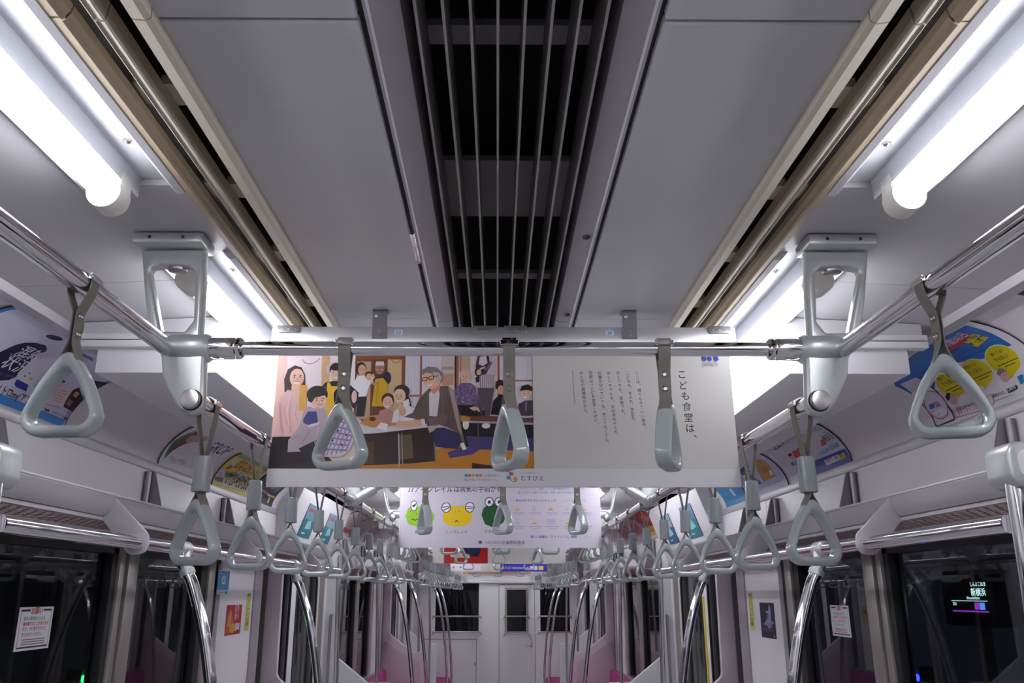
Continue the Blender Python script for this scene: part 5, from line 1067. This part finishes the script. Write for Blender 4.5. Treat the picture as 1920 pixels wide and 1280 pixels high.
p = Print(); p.poly([(.10, .03), (.14, .15), (.17, .13), (.16, .05)], '#7a8fc0'); p.poly([(.04, .06), (.12, .09), (.2, .07), (.13, .05)], '#8a90a8'); p.text('刀', .09, .075, .06, '#c8cce0', 'l', True); p.rect(.02, .03, .18, .045, '#4a4668'); p.ell(.19, .012, .008, .006, '#c8a040', 8)
wallprint('dark_card', 1, 1.2508, 4.03, 4.25, -.20, -.042, p, 'small dark blue poster card on the white panel right of the aisle', 'advert', '#1d1c38')
for s, y, t in ((1, 2.14, '17'), (-1, 1.93, '18')):
    p = Print(); p.text(t, .013, .010, .016, '#5a5a6a', 'c', True)
    wallprint('number_plate', s, 1.2395, y, y + .026, .425, .445, p, f'tiny white number plate {t} on the {SIDE[s]} advert rail', 'label', '#d8d8de')
p = Print(); p.rect(.0, .08, .12, .145, '#e0c83a'); p.text('非常', .06, .11, .05, '#6a5a10', 'c', True)
wallprint('yellow_sticker', -1, 1.2508, 9.15, 9.32, -.30, -.13, p, 'yellow sticker on the white panel left of the second doorway', 'sticker', '#e8dca0')
p = Print(); p.rect(.0, .0, .15, .16, '#e6d8dc'); p.ell(.07, .06, .05, .03, '#c05060', 14)
wallprint('pink_sticker', 1, 1.2508, 9.0, 9.15, -.25, -.09, p, 'pale sticker with a red spot on the white panel right of the second doorway', 'sticker', '#e6dade')

# ------------------------------------------------------------------ outside the windows
g = thing('destination_display', 'lit black destination display with white characters outside the right window', 'display', (1.50, 2.815, Z(-1.6)))
MB().box(1.495, 1.56, 2.665, 2.975, Z(-.10), Z(.10), bevel=.004).build('housing', M['gap'], g)
MB().box(1.52, 1.55, 2.805, 2.835, Z(-1.6), Z(-.09)).build('post', M['dark'], g)
def glow(body, y, z, size, m, name, sx=1.0):
    vs, fs = glyphs(body, True); b = MB(); q = [b.bm.verts.new((1.4935, y - v[0] * size * sx, Z(z) + v[1] * size)) for v in vs]
    for f in fs: b.face([q[i] for i in f])
    return b.build(name, M[m], g, smooth=0)
glow('しんよこはま', 2.790, .022, .0155, 'scrw', 'kana_line'); glow('新横浜', 2.790, -.006, .026, 'scrw', 'name_line', 1.1); glow('Shin-yokohama', 2.820, -.018, .0125, 'scrw', 'roman_line')
MB().box(1.4925, 1.495, 2.705, 2.915, Z(-.024), Z(-.0225)).build('divider', M['scrw'], g)
MB().box(1.4925, 1.495, 2.705, 2.915, Z(-.057), Z(-.053)).build('purple_bar', M['scrp'], g)
for y0, m, n in ((2.753, 'scrp', 'line_badge'), (2.723, 'scrb', 'line_badge')): MB().box(1.4925, 1.495, y0, y0 + .024, Z(-.049), Z(-.028)).build(n, M[m], g)
glow('次は', 2.910, -.037, .012, 'scrw', 'next_word')
for s, y, z, m, c in ((-1, 3.66, -.33, 'green', 'green'), (1, 3.64, -.325, 'blue', 'blue')):
    g = thing('signal_lamp', f'small glowing {c} signal lamp low outside the {SIDE[s]} window', 'signal lamp', (s * 1.7, y, Z(-1.6)))
    MB().box(s * 1.68, s * 1.74, y - .03, y + .03, Z(-1.6), Z(z + .04)).build('post', M['dark'], g)
    MB().lathe((s * 1.68, y - .012, Z(z)), (-s, -.6, 0), [(0, .014), (.012, .013), (.018, .006)], 14).build('lens', M[m], g)
